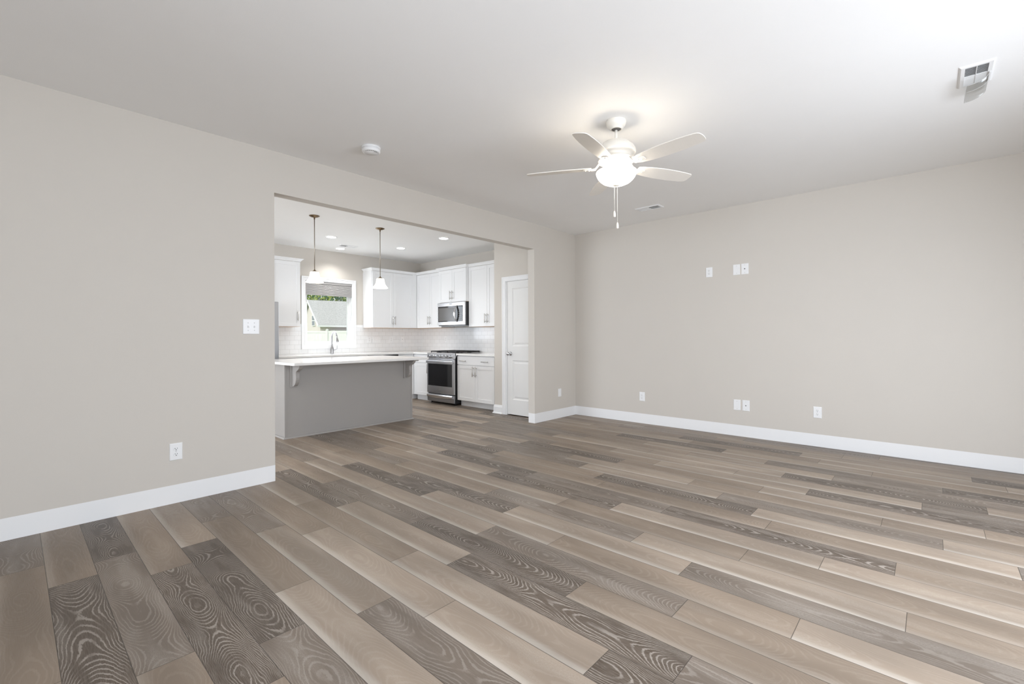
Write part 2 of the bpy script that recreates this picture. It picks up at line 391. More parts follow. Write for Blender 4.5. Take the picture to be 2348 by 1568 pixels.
def build_floor():
    rnd = random.Random(11)
    x_lo, x_hi, y_lo, y_hi = XL - .1, .1, YR - .1, YB + .1
    vs, fs, mi, uvg, uvp, tint = [], [], [], [], [], []
    order = ['D', 'G', 'M', 'L']
    k0 = math.floor((x_lo - PX0) / PITCH); k1 = math.ceil((x_hi - PX0) / PITCH)
    for k in range(k0, k1):
        xa, xb = PX0 + k * PITCH, PX0 + (k + 1) * PITCH
        js = KNOWN.get(k)
        anchor = sum((j[0] - js[-1][0] + round((js[-1][0] - j[0]) / PLEN) * PLEN) for j in js) / len(js) + js[-1][0] if js else rnd.random() * PLEN
        n0 = math.floor((y_lo - anchor) / PLEN); n1 = math.ceil((y_hi - anchor) / PLEN)
        for n in range(n0, n1):
            ya, yb = anchor + n * PLEN, anchor + (n + 1) * PLEN
            t = rnd.choices(order, [.15, .2, .33, .32])[0]
            for jy, far, near in (js or []):
                if abs(ya - jy) < .2: t = far
                elif abs(yb - jy) < .2: t = near
            s1, s2 = rnd.random() * 90, rnd.random() * 90
            tt = 1 + (rnd.random() - .5) * .16
            cx0, cx1 = max(xa, x_lo), min(xb, x_hi); cy0, cy1 = max(ya, y_lo), min(yb, y_hi)
            if cx1 - cx0 < .002 or cy1 - cy0 < .002: continue
            o = len(vs); vs += [(cx0, cy0, 0), (cx1, cy0, 0), (cx1, cy1, 0), (cx0, cy1, 0)]
            fs.append((o, o + 1, o + 2, o + 3)); mi.append(order.index(t))
            for x, y in ((cx0, cy0), (cx1, cy0), (cx1, cy1), (cx0, cy1)):
                uvg.append(((y - ya) + s1, (x - xa) + s2)); uvp.append(((y - ya) / PLEN, (x - xa) / PITCH)); tint.append(tt)
    me = bpy.data.meshes.new('floor'); me.from_pydata(vs, [], fs)
    for t in order: me.materials.append(PL[t])
    for p, m_ in zip(me.polygons, mi): p.material_index = m_
    a = me.uv_layers.new(name='grain'); c = me.uv_layers.new(name='plank')
    for i in range(len(uvg)): a.data[i].uv = uvg[i]; c.data[i].uv = uvp[i]
    ta = me.attributes.new('tint', 'FLOAT', 'CORNER')
    for i, v in enumerate(tint): ta.data[i].value = v
    o = bpy.data.objects.new('floor', me); COL.objects.link(o); return struct(o)
build_floor()

# baseboards with shoe moulding
BB = [(0, 0), (.027, 0), (.0265, .008), (.022, .016), (.014, .0195), (.014, .101), (.0115, .107), (.0115, .112), (.0085, .118), (.0085, .124), (.005, .1335), (0, .1335)]
E_ = .0005
b = MB(); b.moulding([(OX0 + E_, WT - .002), (OX0 + E_, -E_), (XL, -E_)], BB); struct(b.build('baseboard_left', TRIM, bevel=.0008, seg=1))
b = MB(); b.moulding([(-.001, -E_), (OX1 - E_, -E_), (OX1 - E_, WT + E_), (PX - .002, WT + E_)], BB, pre=(0 - .001, -1), post=None); struct(b.build('baseboard_left', TRIM, bevel=.0008, seg=1))
b = MB(); b.moulding([(-E_, YR), (-E_, -.001)], BB, post=(-1, -.001)); struct(b.build('baseboard_right', TRIM, bevel=.0008, seg=1))
b = MB(); b.moulding([(PX - E_, DY1 + .072), (PX - E_, PY1 + E_), (PX + .07, PY1 + E_)][::-1], BB); struct(b.build('baseboard_pantry', TRIM, bevel=.0008, seg=1))
b = MB(); b.moulding([(XL + E_, YR), (XL + E_, YB)][::-1], BB); struct(b.build('baseboard_side', TRIM))

# ------------------------------------------------------------------ pantry door (door_1)
d1 = struct(bpy.data.objects.new('door_1', None)); COL.objects.link(d1); d1.location = (PX, DY1, 0); d1.rotation_euler = (0, 0, R(-90))
DW_ = DY1 - DY0
b = MB(); c = .066
def casing(b, x0, x1, z1, w, t, z0=0):
    b.box(x0 - w, x0, -t, 0, z0, z1 + w); b.box(x1, x1 + w, -t, 0, z0, z1 + w); b.box(x0, x1, -t, 0, z1, z1 + w)
    b.box(x0 - w, x0 - w + .018, -t - .005, 0, z0, z1 + w); b.box(x0 - w, x1 + w, -t - .005, 0, z1 + w - .018, z1 + w); b.box(x1 + w - .018, x1 + w, -t - .005, 0, z0, z1 + w)
# right leg narrows against the wall return
b.box(-c, 0.002, -.014, 0, 0, DZ + c - .01); b.box(DW_ - .002, DW_ + c - .004, -.014, 0, 0, DZ + c - .01); b.box(-c, DW_ + c - .004, -.0145, 0, DZ - .012, DZ + c - .012)
b.box(-c - .0008, -c + .02, -.019, 0, 0, DZ + c - .0115); b.box(-c - .0012, DW_ + c - .0035, -.0194, 0, DZ + c - .030, DZ + c - .0105)
b.build('casing', TRIM, d1, bevel=.002)
b = MB(); b.box(0.0, .018, -.002, .1, 0, DZ); b.box(DW_ - .018, DW_, -.002, .1, 0, DZ); b.box(0, DW_, -.002, .1, DZ - .015, DZ); b.build('jamb', TRIM, d1)
b = MB(); x0, x1, z0, z1 = .020, DW_ - .020, .014, 2.033; yf = .012
pxa, pxb = x0 + .105, x1 - .105
rows = [z0, .238, .834, 1.050, 1.924, z1]
for i in range(5):
    za, zb = rows[i], rows[i + 1]
    b.add([(x0, yf, za), (pxa, yf, za), (pxa, yf, zb), (x0, yf, zb)], [(0, 1, 2, 3)]); b.add([(pxb, yf, za), (x1, yf, za), (x1, yf, zb), (pxb, yf, zb)], [(0, 1, 2, 3)])
    if i in (1, 3): b.inset(pxa, pxb, za, zb, yf, [(.004, .004), (.014, .011), (.030, .011), (.050, .003)])
    else: b.add([(pxa, yf, za), (pxb, yf, za), (pxb, yf, zb), (pxa, yf, zb)], [(0, 1, 2, 3)])
b.add([(x0, yf, z0), (x1, yf, z0), (x1, yf, z1), (x0, yf, z1), (x0, yf + .035, z0), (x1, yf + .035, z0), (x1, yf + .035, z1), (x0, yf + .035, z1)], [(7, 6, 5, 4), (0, 4, 5, 1), (1, 5, 6, 2), (2, 6, 7, 3), (3, 7, 4, 0)])
slab = b.build('door_slab', DOORP, d1, fix=False)
b = MB(); b.lathe([(.031, 0), (.031, -.006), (.027, -.010), (.013, -.012), (.011, -.030), (.016, -.034), (.026, -.042), (.0285, -.052), (.026, -.062), (.016, -.068), (.001, -.069)], (.062 + .02, yf, .935), 24, axis='Y')
kn = b.build('knob', CHROME, d1); kn['label'] = 'polished metal round door knob'

# ------------------------------------------------------------------ kitchen window (window_1)
w1 = struct(bpy.data.objects.new('window_1', None)); COL.objects.link(w1); w1.location = ((WX0 + WX1) / 2, YB, WZ0)
def wpart(b, name, m, bevel=.002): return b.build(name, m, w1, bevel=bevel, rel='world')
b = MB(); cw = .066; yf = YB
for t, a0, a1 in ((.014, 0, cw), (.019, cw - .02, cw)):
    b.box(WX0 - a1, WX0 - a0 + .003, yf - t, yf, WZ0 - a1, WZ1 + a1); b.box(WX1 + a0 - .003, WX1 + a1, yf - t, yf, WZ0 - a1, WZ1 + a1)
    b.box(WX0 - a1, WX1 + a1, yf - t - .0004, yf, WZ1 + a0 - .003, WZ1 + a1); b.box(WX0 - a1, WX1 + a1, yf - t - .0004, yf, WZ0 - a1, WZ0 - a0 + .003)
wpart(b, 'casing', TRIM)
def rect_ring(b, x0, x1, z0, z1, w, ya, yb):
    b.box(x0, x0 + w, ya, yb, z0, z1); b.box(x1 - w, x1, ya, yb, z0, z1); b.box(x0 + w, x1 - w, ya, yb, z0, z0 + w); b.box(x0 + w, x1 - w, ya, yb, z1 - w, z1)
b = MB(); rect_ring(b, WX0, WX1, WZ0, WZ1, .010, YB - .005, YB + .115); wpart(b, 'jamb', TRIM, .001)
b = MB(); rect_ring(b, WX0 + .010, WX1 - .010, WZ0 + .010, WZ1 - .010, .026, YB + .055, YB + .115); wpart(b, 'frame', VINYL)
b = MB(); rect_ring(b, WX0 + .036, WX1 - .036, WZ0 + .036, WZ1 - .036, .030, YB + .066, YB + .104); wpart(b, 'sash', VINYL)
b = MB(); b.box(WX0 + .064, WX1 - .064, YB + .082, YB + .088, WZ0 + .064, WZ1 - .064); wpart(b, 'pane', PANE, 0)
# windows behind the camera and at the left end: frames with glass in the openings
def simple_window(name, axis, pos, a0, a1, z0, z1, mull):
    w = struct(bpy.data.objects.new(name, None)); COL.objects.link(w)
    mid = (a0 + a1) / 2; w.location = (mid, pos, z0) if axis == 'y' else (pos, mid, z0)
    def bx(b, p0, p1, q0, q1, zz0, zz1):
        return b.box(p0, p1, q0, q1, zz0, zz1) if axis == 'y' else b.box(q0, q1, p0, p1, zz0, zz1)
    s = -1
    b = MB()
    for p0, p1 in ((a0, a0 + .05), (a1 - .05, a1)): bx(b, p0, p1, pos + s * .09, pos + s * .03, z0, z1)
    for zz in ((z0, z0 + .05), (z1 - .05, z1)): bx(b, a0, a1, pos + s * .09, pos + s * .03, *zz)
    for i in range(1, mull): x = a0 + (a1 - a0) * i / mull; bx(b, x - .03, x + .03, pos + s * .09, pos + s * .03, z0, z1)
    b.build('frame', VINYL, w, rel='world')
    b = MB(); bx(b, a0 + .04, a1 - .04, pos + s * .063, pos + s * .057, z0 + .04, z1 - .04); b.build('pane', PANE, w, rel='world')
simple_window('window_2', 'y', YR, -4.45, -1.75, .35, 2.35, 3)
simple_window('door_2', 'y', YR, -7.25, -5.35, 0.0, 2.3, 2)
simple_window('window_3', 'x', XL, -4.65, -2.35, .55, 2.35, 3)  # unseen window, placed to go with the added left beam
simple_window('window_4', 'x', XL, .65, 3.35, .35, 2.35, 3)

# cellular shade in the kitchen window
t = thing('window_shade', 'grey cellular shade pulled part way down in the kitchen window', 'blind', ((WX0 + WX1) / 2, YB + .018, WZ1 - .012))
sx0, sx1, ztop, zbot = WX0 + .014, WX1 - .014, WZ1 - .012, 1.936
b = MB(); b.box(sx0, sx1, YB - .002, YB + .040, ztop - .036, ztop); hr = b.build('headrail', mat('shade_headrail_grey', (.36, .35, .345), .5, noise=.02, nscale=10), t, .002, rel='world')
poly = []; n = 12; zz0, zz1 = zbot + .018, ztop - .036; dz = (zz1 - zz0) / n
for i in range(n): poly += [(YB + .010, zz0 + i * dz), (YB + .003, zz0 + (i + .5) * dz)]
poly.append((YB + .010, zz1)); back = [(2 * (YB + .018) - y, z) for y, z in reversed(poly)]
b = MB(); b.prism(poly + back, sx0 + .002, sx1 - .002, 'X'); b.build('pleated_fabric', SHADEF, t, rel='world')
b = MB(); b.box(sx0 + .001, sx1 - .001, YB + .004, YB + .032, zbot, zbot + .018); b.build('bottom_rail', mat('shade_rail_grey', (.40, .39, .385), .5, noise=.02, nscale=10), t, .002, rel='world')

# ------------------------------------------------------------------ cabinet parts (local: x along the run, wall at y=0, front towards -y)
def shaker(b, x0, x1, z0, z1, yb, t=.020, st=.058, rec=.007, mi=0):
    yf = yb - t
    b.box(x0, x0 + st, yf, yb, z0, z1, mi); b.box(x1 - st, x1, yf, yb, z0, z1, mi)
    b.box(x0 + st, x1 - st, yf, yb, z0, z0 + st, mi); b.box(x0 + st, x1 - st, yf, yb, z1 - st, z1, mi)
    b.box(x0 + st, x1 - st, yf + rec, yb - .002, z0 + st, z1 - st, mi)
def slab_front(b, x0, x1, z0, z1, yb, t=.020): b.box(x0, x1, yb - t, yb, z0, z1)
def bar_pull(parent, x, z, yf, length=.160, vertical=True, name='handle'):
    b = MB(); r = .006; so = .032; h = length / 2; p = h - .026
    if vertical:
        b.cyl((x, yf - so, z - h), (x, yf - so, z + h), r, 12)
        for s in (-1, 1): b.cyl((x, yf + .0005, z + s * p), (x, yf - so, z + s * p), .005, 10)
    else:
        b.cyl((x - h, yf - so, z), (x + h, yf - so, z), r, 12)
        for s in (-1, 1): b.cyl((x + s * p, yf + .0005, z), (x + s * p, yf - so, z), .005, 10)
    return b.build(name, NICKEL, parent)
CROWN = [(0, 0), (.006, 0), (.006, .010), (.014, .016), (.022, .026), (.034, .036), (.042, .040), (.042, .048), (0, .048)]
def door(root, x0, x1, z0, z1, yb, hx=None, hz=None, hl=.16):
    b = MB(); shaker(b, x0, x1, z0, z1, yb); d = b.build('door', CAB, root, bevel=.0012, seg=1)
    if hx is not None: bar_pull(d, hx, hz, yb - .020, hl)
    return d
def upper_cabinet(label, loc, rz, w, d, z0, z1, doors, crown_path, pre=None, post=None, hz=None, carcass_w=None, filler=None):
    """doors: [(x0, x1, handle_x)]"""
    t = thing('wall_cabinet', label, 'cabinet', loc, rz, 'white wall cabinets')
    cw = carcass_w or w; yb = -(d - .020)
    b = MB(); b.box(0, cw, -(d - .0215), -.001, z0 + .004, z1); b.build('body', CAB, t, bevel=.001, seg=1)
    b = MB(); b.box(.001, cw - .001, -(d - .022), -.0015, z0, z0 + .004); u = b.build('bottom_panel', CABIN, t); u['label'] = 'bare wood underside'
    for x0, x1, hx in doors: door(t, x0, x1, z0 + .003, z1 - .006, yb - .0015, hx, hz)
    if filler: b = MB(); b.box(filler[0], filler[1], -d + .002, yb, z0 + .004, z1); b.build('filler_strip', CAB, t)
    b = MB(); b.moulding(crown_path, [(o, z1 + z) for o, z in CROWN], pre, post); b.build('crown_moulding', CAB, t)
    return t
def base_cabinet(label, loc, rz, w, d, doors, drawers, carcass_w=None, x_off=0, filler=None):
    """doors [(x0,x1,hx)], drawers [(x0,x1,[pull xs])]"""
    t = thing('base_cabinet', label, 'cabinet', loc, rz, 'white base cabinets')
    cw = carcass_w or w; yb = -(d - .020)
    b = MB(); b.box(0, cw, -(d - .0215), -.001, .10, .874); b.build('body', CAB, t, bevel=.001, seg=1)
    b = MB(); b.box(0.002, cw - .002, -(d - .085), -.002, .0, .10); b.build('toe_kick', CAB, t)
    for x0, x1, hx in doors: door(t, x0, x1, .105, .708, yb - .0015, hx, .608, .17)
    for x0, x1, px in drawers:
        b = MB(); slab_front(b, x0, x1, .716, .862, yb - .0015); dr = b.build('drawer', CAB, t, bevel=.0015, seg=1)
        for p in px: bar_pull(dr, p, .782, yb - .0215, .150, False)
    if filler: b = MB(); b.box(filler[0], filler[1], -d + .004, yb, .10, .874); b.build('filler_strip', CAB, t)
    return t
G_ = .0015
UZ0, UZ1 = 1.370, 2.430
# uppers on the window wall
w = .455; upper_cabinet('single white wall cabinet left of the kitchen window', (-3.088, YB, 0), 0, w, .33, UZ0, UZ1,
    [(G_, w - G_, w - .045)], [(0, -.33), (w, -.33), (w, -.022)], hz=1.545)
w = .994; upper_cabinet('white two-door wall cabinet just right of the kitchen window', (-1.326, YB, 0), 0, w, .33, UZ0, UZ1,
    [(.010, .451, .428), (.454, .900, .478)], [(0, -.022), (0, -.33), (w, -.33)], post=(w, -2), hz=1.512, carcass_w=1.322, filler=(.902, w))
# uppers on the range wall: local x runs towards the camera
w = .774; upper_cabinet('white two-door wall cabinet in the corner left of the microwave', (0, YB - .332, 0), -90, w, .33, UZ0, UZ1,
    [(G_, .416, .385), (.419, w - G_, .448)], [(0, -.33), (w, -.33)], pre=(0, 2), hz=1.515)
w = .768; upper_cabinet('short deep white wall cabinet directly above the microwave', (0, 2.8225, 0), -90, w, .392, 1.826, UZ1,
    [(.006, .383, .352), (.386, w - .006, .417)], [(0, -.30), (0, -.392), (w, -.392), (w, -.30)], hz=1.955)
w = .918; upper_cabinet('white two-door wall cabinet between the microwave and the pantry wall', (0, 2.0525, 0), -90, w, .33, UZ0, UZ1,
    [(G_, .461, .432), (.464, w - G_, .493)], [(0, -.33), (w + .02, -.33)], hz=1.513, carcass_w=1.0, filler=(w, w + .09))
# bases on the window wall
BD = .612
base_cabinet('white base cabinet beside the refrigerator under the back counter', (-3.095, YB, 0), 0, .598, BD, [(G_, .298, .270), (.300, .596, .330)], [(G_, .596, [.298])])
base_cabinet('white sink base cabinet under the faucet', (-2.495, YB, 0), 0, .918, BD, [(G_, .458, .43), (.460, .916, .49)], [(G_, .916, [])])
base_cabinet('white blind corner base cabinet right of the dishwasher', (-.958, YB, 0), 0, .345, BD, [(G_, .300, .03)], [(G_, .300, [.15])], carcass_w=.955, filler=(.302, .344))
# bases on the range wall
w = .486; base_cabinet('narrow white base cabinet left of the range', (0, YB - BD - .002, 0), -90, w, BD, [(.03, w - G_, w - .035)], [(.03, w - G_, [])], filler=(0, .028))
w = .902; base_cabinet('white base cabinet with a wide two-pull drawer right of the range', (0, 2.0425, 0), -90, w, BD, [(G_, w / 2 - G_, w / 2 - .035), (w / 2 + G_, w - G_, w / 2 + .035)], [(G_, w - G_, [.165, .700])], carcass_w=.998)
# counters
b = MB(); b.prism([(-3.098, YB - .001), (-3.098, 3.283), (-.645, 3.283), (-.645, 2.8255), (-.001, 2.8255), (-.001, YB - .001)], .8755, .9055)
tag(b.build('countertop', QUARTZ, bevel=.002), 'long white quartz counter running under the window into the corner', 'countertop', 'white quartz counters')
b = MB(); b.box(-.645, -.001, PY1 + .001, 2.0425, .8755, .9055); tag(b.build('countertop', QUARTZ, bevel=.002), 'short white quartz counter between range and pantry wall', 'countertop', 'white quartz counters')
# tile backsplash
b = MB(); tz0, tz1, ty = .906, 1.424, YB - .009
b.box(-3.098, WX0 - cw - .0005, ty, YB - .0005, tz0, 1.369); b.box(-2.628, WX0 - cw - .0005, ty, YB - .0005, 1.369, tz1)
b.box(WX0 - cw - .0005, WX1 + cw + .0005, ty, YB - .0005, tz0, WZ0 - cw - .001); b.box(WX1 + cw + .0005, -.0095, ty, YB - .0005, tz0, 1.369); b.box(WX1 + cw + .0005, -1.330, ty, YB - .0005, 1.369, tz1)
tag(b.build('tile_backsplash', TILEX), 'white subway tile backsplash around the kitchen window', 'backsplash')
b = MB(); b.box(-.009, -.0005, PY1 + .001, YB - .0005, tz0, 1.3695)
tag(b.build('tile_backsplash', TILEY), 'white subway tile backsplash behind the range', 'backsplash')

# ------------------------------------------------------------------ island
IX0, IX1, IY0, IY1 = -3.672, -1.880, 1.572, 2.36
t = thing('kitchen_island', 'grey painted kitchen island facing the living room', 'island', ((IX0 + IX1) / 2, (IY0 + IY1) / 2, 0))
b = MB(); b.box(IX0 + .004, IX1 - .004, IY0 + .004, IY1, .0, .8745); b.build('body', ISL, t, rel='world')
for xa in (IX0, IX1 - .022): b = MB(); b.box(xa, xa + .022, IY0 - .003, IY0 + .02, 0, .8745); b.build('corner_trim', ISL, t, bevel=.0015, rel='world')
b = MB(); SH = [(0, 0), (.016, 0), (.0155, .006), (.011, .013), (.004, .018), (0, .018)]
b.moulding([(IX1, IY1), (IX1, IY0), (IX0, IY0), (IX0, IY1)], [(-o, z) for o, z in SH]) if False else b.moulding([(IX0 - .001, IY1), (IX0 - .001, IY0 - .003), (IX1 + .001, IY0 - .003), (IX1 + .001, IY1)], SH)
b.build('shoe_moulding', ISL, t, rel='world')
def corbel(x):
    wpl, hpl = .078, .272; z1 = .8745; z0 = z1 - hpl; yb = IY0 + .004
    b = MB(); b.box(x - wpl / 2, x + wpl / 2, yb - .022, yb, z0, z1)
    b.box(x - wpl / 2, x + wpl / 2, yb - .262, yb, z1 - .018, z1)
    pts = [(yb - d, z0 + z) for d, z in ((.02, .010), (.045, .013), (.070, .022), (.092, .038), (.110, .062), (.121, .090), (.124, .118), (.120, .144), (.117, .166), (.121, .182), (.133, .193), (.155, .203), (.178, .213), (.198, .227), (.211, .244), (.215, .254), (.02, .254))]
    b.prism(pts, x - .022, x + .022, 'X')
    return b.build('corbel', ISL, t, bevel=.002, rel='world')
corbel(-3.566); corbel(-1.990)
# cabinet doors on the working side of the island
for i in range(3):
    xa = IX0 + .01 + i * (IX1 - IX0 - .02) / 3; xb = IX0 + .01 + (i + 1) * (IX1 - IX0 - .02) / 3 - .003
    b = MB(); b.box(xa, xb, IY1, IY1 + .018, .11, .865); b.build('door', ISL, t, bevel=.0015, rel='world')
b = MB(); b.prism([(-3.725, 2.42), (-3.725, 1.225), (-3.705, 1.205), (-1.862, 1.205), (-1.842, 1.225), (-1.842, 2.42)], .8755, .9055)
tag(b.build('island_countertop', QUARTZ, bevel=.003), 'white quartz slab overhanging the grey island', 'countertop')

# ------------------------------------------------------------------ dishwasher, refrigerator
t = thing('dishwasher', 'dishwasher with a black control strip under the back counter', 'dishwasher', (-1.2665, YB - .3, 0))
b = MB(); b.box(-1.572, -.961, YB - .585, YB - .01, .09, .868); b.build('tub', BLACK, t, rel='world')
b = MB(); b.box(-1.570, -.963, YB - .620, YB - .586, .11, .80); b.build('door', STEEL, t, .004, rel='world')
b = MB(); b.box(-1.570, -.963, YB - .628, YB - .586, .802, .8735); b.build('control_strip', BLACK, t, .004, rel='world')
b = MB(); b.box(-1.565, -.968, YB - .56, YB - .5, 0, .09); b.build('toe_panel', BLACK, t, rel='world')
FX0, FX1, FY0 = -4.03, -3.118, 3.200
t = thing('refrigerator', 'dark stainless refrigerator edge behind the island at far left', 'refrigerator', (-3.57, YB - .35, 0))
b = MB(); b.box(FX0, FX1 - .004, FY0 + .075, YB - .02, .02, 1.735); b.build('body', mat('fridge_side_grey', (.17, .17, .18), .45, noise=.03, nscale=20), t, .004, rel='world')
mid = (FX0 + FX1) / 2
for xa, xb in ((FX0, mid - .002), (mid + .002, FX1)):
    b = MB(); b.box(xa, xb, FY0, FY0 + .07, .62, 1.73); d = b.build('door', DSTEEL, t, .012, 3, rel='world')
    hx = mid - .045 if xa == FX0 else mid + .045
    b = MB(); b.cyl((hx, FY0 - .05, .75), (hx, FY0 - .05, 1.6), .012, 12)
    for z in (.80, 1.55): b.cyl((hx, FY0 + .001, z), (hx, FY0 - .05, z), .009, 10)
    b.build('handle', STEEL, d, rel='world')
b = MB(); b.box(FX0, FX1, FY0, FY0 + .07, .06, .612); d = b.build('freezer_drawer', DSTEEL, t, .012, 3, rel='world')
b = MB(); b.cyl((FX0 + .08, FY0 - .05, .55), (FX1 - .08, FY0 - .05, .55), .012, 12)
for x in (FX0 + .12, FX1 - .12): b.cyl((x, FY0 + .001, .55), (x, FY0 - .05, .55), .009, 10)
b.build('handle', STEEL, d, rel='world')
for x in (FX0 + .06, FX1 - .06):
    for y in (FY0 + .12, YB - .1): b = MB(); b.cyl((x, y, 0), (x, y, .03), .02, 10); b.build('foot', BLACK, t, rel='world')

# ------------------------------------------------------------------ range (local x towards the camera, front -y)
t = thing('gas_range', 'stainless slide-in gas range with black oven window', 'range', (0, 2.8195, 0), -90)
w = .764; fr = .655
b = MB(); b.box(.002, w - .002, -fr + .012, -.012, .028, .893); b.build('body', BLACK, t, .002)
b = MB(); b.prism([(-fr - .012, .806), (-fr + .005, .806), (-fr + .06, .893), (-fr + .06, .912), (-fr - .002, .912), (-fr - .010, .900)], 0, w, 'X'); cp = b.build('control_panel', STEEL, t, .003)
for kx in (.105, .205, .385, .560, .655):
    b = MB(); b.lathe([(.028, 0), (.028, -.006), (.024, -.010), (.022, -.030), (.019, -.036), (.001, -.037)], (kx, -fr - .0115, .854), 20, axis='Y'); b.box(kx - .004, kx + .004, -fr - .056, -fr - .030, .836, .872)
    k = b.build('knob', CHROME, cp)
b = MB(); b.box(-.004, w + .004, -fr + .03, -.012, .894, .908); b.build('cooktop', STEEL, t, .003)
b = MB()
for gx0, gx1 in ((.022, .262), (.266, .498), (.502, .742)):
    za, zb = .9215, .941; y0, y1 = -fr + .055, -.045
    for yy in (y0, y1 - .014): b.box(gx0, gx1, yy, yy + .014, za, zb)
    for xx in (gx0, gx1 - .014): b.box(xx, xx + .014, y0, y1, za, zb)
    for f in (.28, .5, .72): yy = y0 + (y1 - y0) * f; b.box(gx0, gx1, yy - .006, yy + .006, za + .002, zb)
    xm = (gx0 + gx1) / 2; b.box(xm - .006, xm + .006, y0, y1, za + .002, zb)
    for xx in (gx0, gx1 - .014):
        for yy in (y0, y1 - .014): b.box(xx, xx + .014, yy, yy + .014, .908, za)
b.build('burner_grates', IRON, t, .002, 1)
for bx_, by_, r in ((.14, -.50, .05), (.14, -.19, .042), (.382, -.34, .055), (.622, -.50, .055), (.622, -.19, .042)): b = MB(); b.lathe([(r, .9085), (r, .914), (r * .7, .918), (.001, .919)], (bx_, by_, 0), 24); b.build('burner_cap', IRON, t)
b = MB(); b.box(.006, w - .006, -fr - .022, -fr + .011, .186, .800); od = b.build('oven_door', STEEL, t, .004)
b = MB(); b.box(.042, w - .055, -fr - .0245, -fr - .0225, .318, .712); ow = b.build('oven_window', BGLASS, od, .002, 1)
b = MB(); b.box(.010, w - .010, -fr - .052, -fr - .034, .724, .772)
for xx in (.022, w - .052): b.box(xx, xx + .030, -fr - .036, -fr - .0215, .732, .764)
b.build('handle', STEEL, od, .006, 3)
b = MB()
for i, (u0, u1) in enumerate(((0, .010), (.013, .018), (.021, .026), (.029, .036), (.039, .043), (.046, .052), (.055, .060))): b.box(w / 2 - .03 + u0, w / 2 - .03 + u1, -fr - .0228, -fr - .0218, .243, .252 + (.005 if i in (0, 3) else 0))
pts = [(w / 2 + .044 * math.cos(a), -fr - .0224, .250 + .018 * math.sin(a)) for a in [math.pi * (i / 16) for i in range(-2, 15)]]
b.tube(pts, .0012, 6); em = b.build('emblem', mat('emblem_grey', (.25, .25, .25), .4, .8, noise=.02, nscale=30), od)
b = MB(); b.box(.006, w - .006, -fr - .016, -fr + .011, .036, .172); dr = b.build('storage_drawer', DSTEEL, t, .004)
pr = [(-fr - .0165, .168), (-fr - .030, .166), (-fr - .040, .150), (-fr - .036, .122), (-fr - .0165, .108)]
vs = []; n = 14
b = MB()
for i in range(n + 1):
    u = i / n; x = .016 + u * (w - .06); bow = .016 * math.sin(math.pi * u)
    vs += [(x, y - (bow if j not in (0, 4) else 0), z - .018 * math.sin(math.pi * u) * (1 if j > 2 else 0)) for j, (y, z) in enumerate(pr)]
b.add(vs, [(i * 5 + j, (i + 1) * 5 + j, (i + 1) * 5 + (j + 1) % 5, i * 5 + (j + 1) % 5) for i in range(n) for j in range(5)] + [(0, 1, 2, 3, 4), tuple(n * 5 + j for j in (4, 3, 2, 1, 0))], 0, False)
b.build('handle', STEEL, dr)
for xx in (.05, w - .05):
    for yy in (-fr + .06, -.08): b = MB(); b.cyl((xx, yy, 0), (xx, yy, .03), .018, 10); b.build('foot', BLACK, t)

# ------------------------------------------------------------------ microwave
t = thing('microwave', 'stainless over-the-range microwave with a curved handle', 'microwave', (0, 2.8205, 1.398), -90)
w = .766; fd = .425; hh = .424
b = MB(); b.box(.002, w - .002, -fd + .028, -.003, .0, hh - .002); b.build('body', BLACK, t, .003)
b = MB(); b.box(0, w, -fd, -fd + .027, .012, hh); fp = b.build('front_panel', STEEL, t, .005, 3)
b = MB(); b.box(.022, w - .052, -fd - .003, -fd + .001, .072, hh - .066); gl = b.build('door_glass', MGLASS, t, .002, 1)
b = MB(); b.box(.038, .520, -fd - .0037, -fd - .0028, .090, hh - .094); b.build('door_window', MESHG, gl)
b = MB(); b.box(.596, w - .066, -fd - .0037, -fd - .0028, hh - .118, hh - .092); b.build('display', mat('display_glass', (.10, .12, .13), .12, noise=.05, nscale=30), gl)
KEYP = mat('keypad_print', (.19, .20, .20), .3, noise=.05, nscale=30)
for r_ in range(5): b = MB(); b.box(.602, w - .072, -fd - .0037, -fd - .0028, .098 + r_ * .036, .108 + r_ * .036); b.build('key_row', KEYP, gl)
pts = []; rs = []
for i in range(17):
    u = i / 16; z = .062 + u * (hh - .120); pts.append((.560 - .018 * math.sin(math.pi * u), -fd - .006 - .055 * math.sin(math.pi * u), z))
b = MB()
vs = []
for i, p in enumerate(pts):
    hw = .013 + .008 * math.sin(math.pi * i / 16); th = .006
    vs += [(p[0] - hw, p[1], p[2]), (p[0] + hw, p[1], p[2]), (p[0] + hw, p[1] + th * 2, p[2]), (p[0] - hw, p[1] + th * 2, p[2])]
b.add(vs, [(i * 4 + j, i * 4 + (j + 1) % 4, (i + 1) * 4 + (j + 1) % 4, (i + 1) * 4 + j) for i in range(16) for j in range(4)] + [(0, 3, 2, 1), (64, 65, 66, 67)], 0, False)
b.build('handle', STEEL, t, .003, 2)
b = MB()
for i, (u0, u1) in enumerate(((0, .010), (.013, .018), (.021, .026), (.029, .036), (.039, .043), (.046, .052), (.055, .060))): b.box(w / 2 - .03 + u0, w / 2 - .03 + u1, -fd - .0008, -fd + .0005, hh - .038, hh - .030 + (.004 if i in (0, 3) else 0))
pts = [(w / 2 + .042 * math.cos(a), -fd - .0004, hh - .033 + .015 * math.sin(a)) for a in [math.pi * (i / 16) for i in range(-2, 15)]]
b.tube(pts, .0012, 6); b.build('emblem', mat('emblem_dark', (.12, .12, .12), .4, noise=.02, nscale=30), t)
b = MB(); b.box(.05, w - .05, -fd + .05, -.06, -.003, .001); b.build('grease_filter', DSTEEL, t)

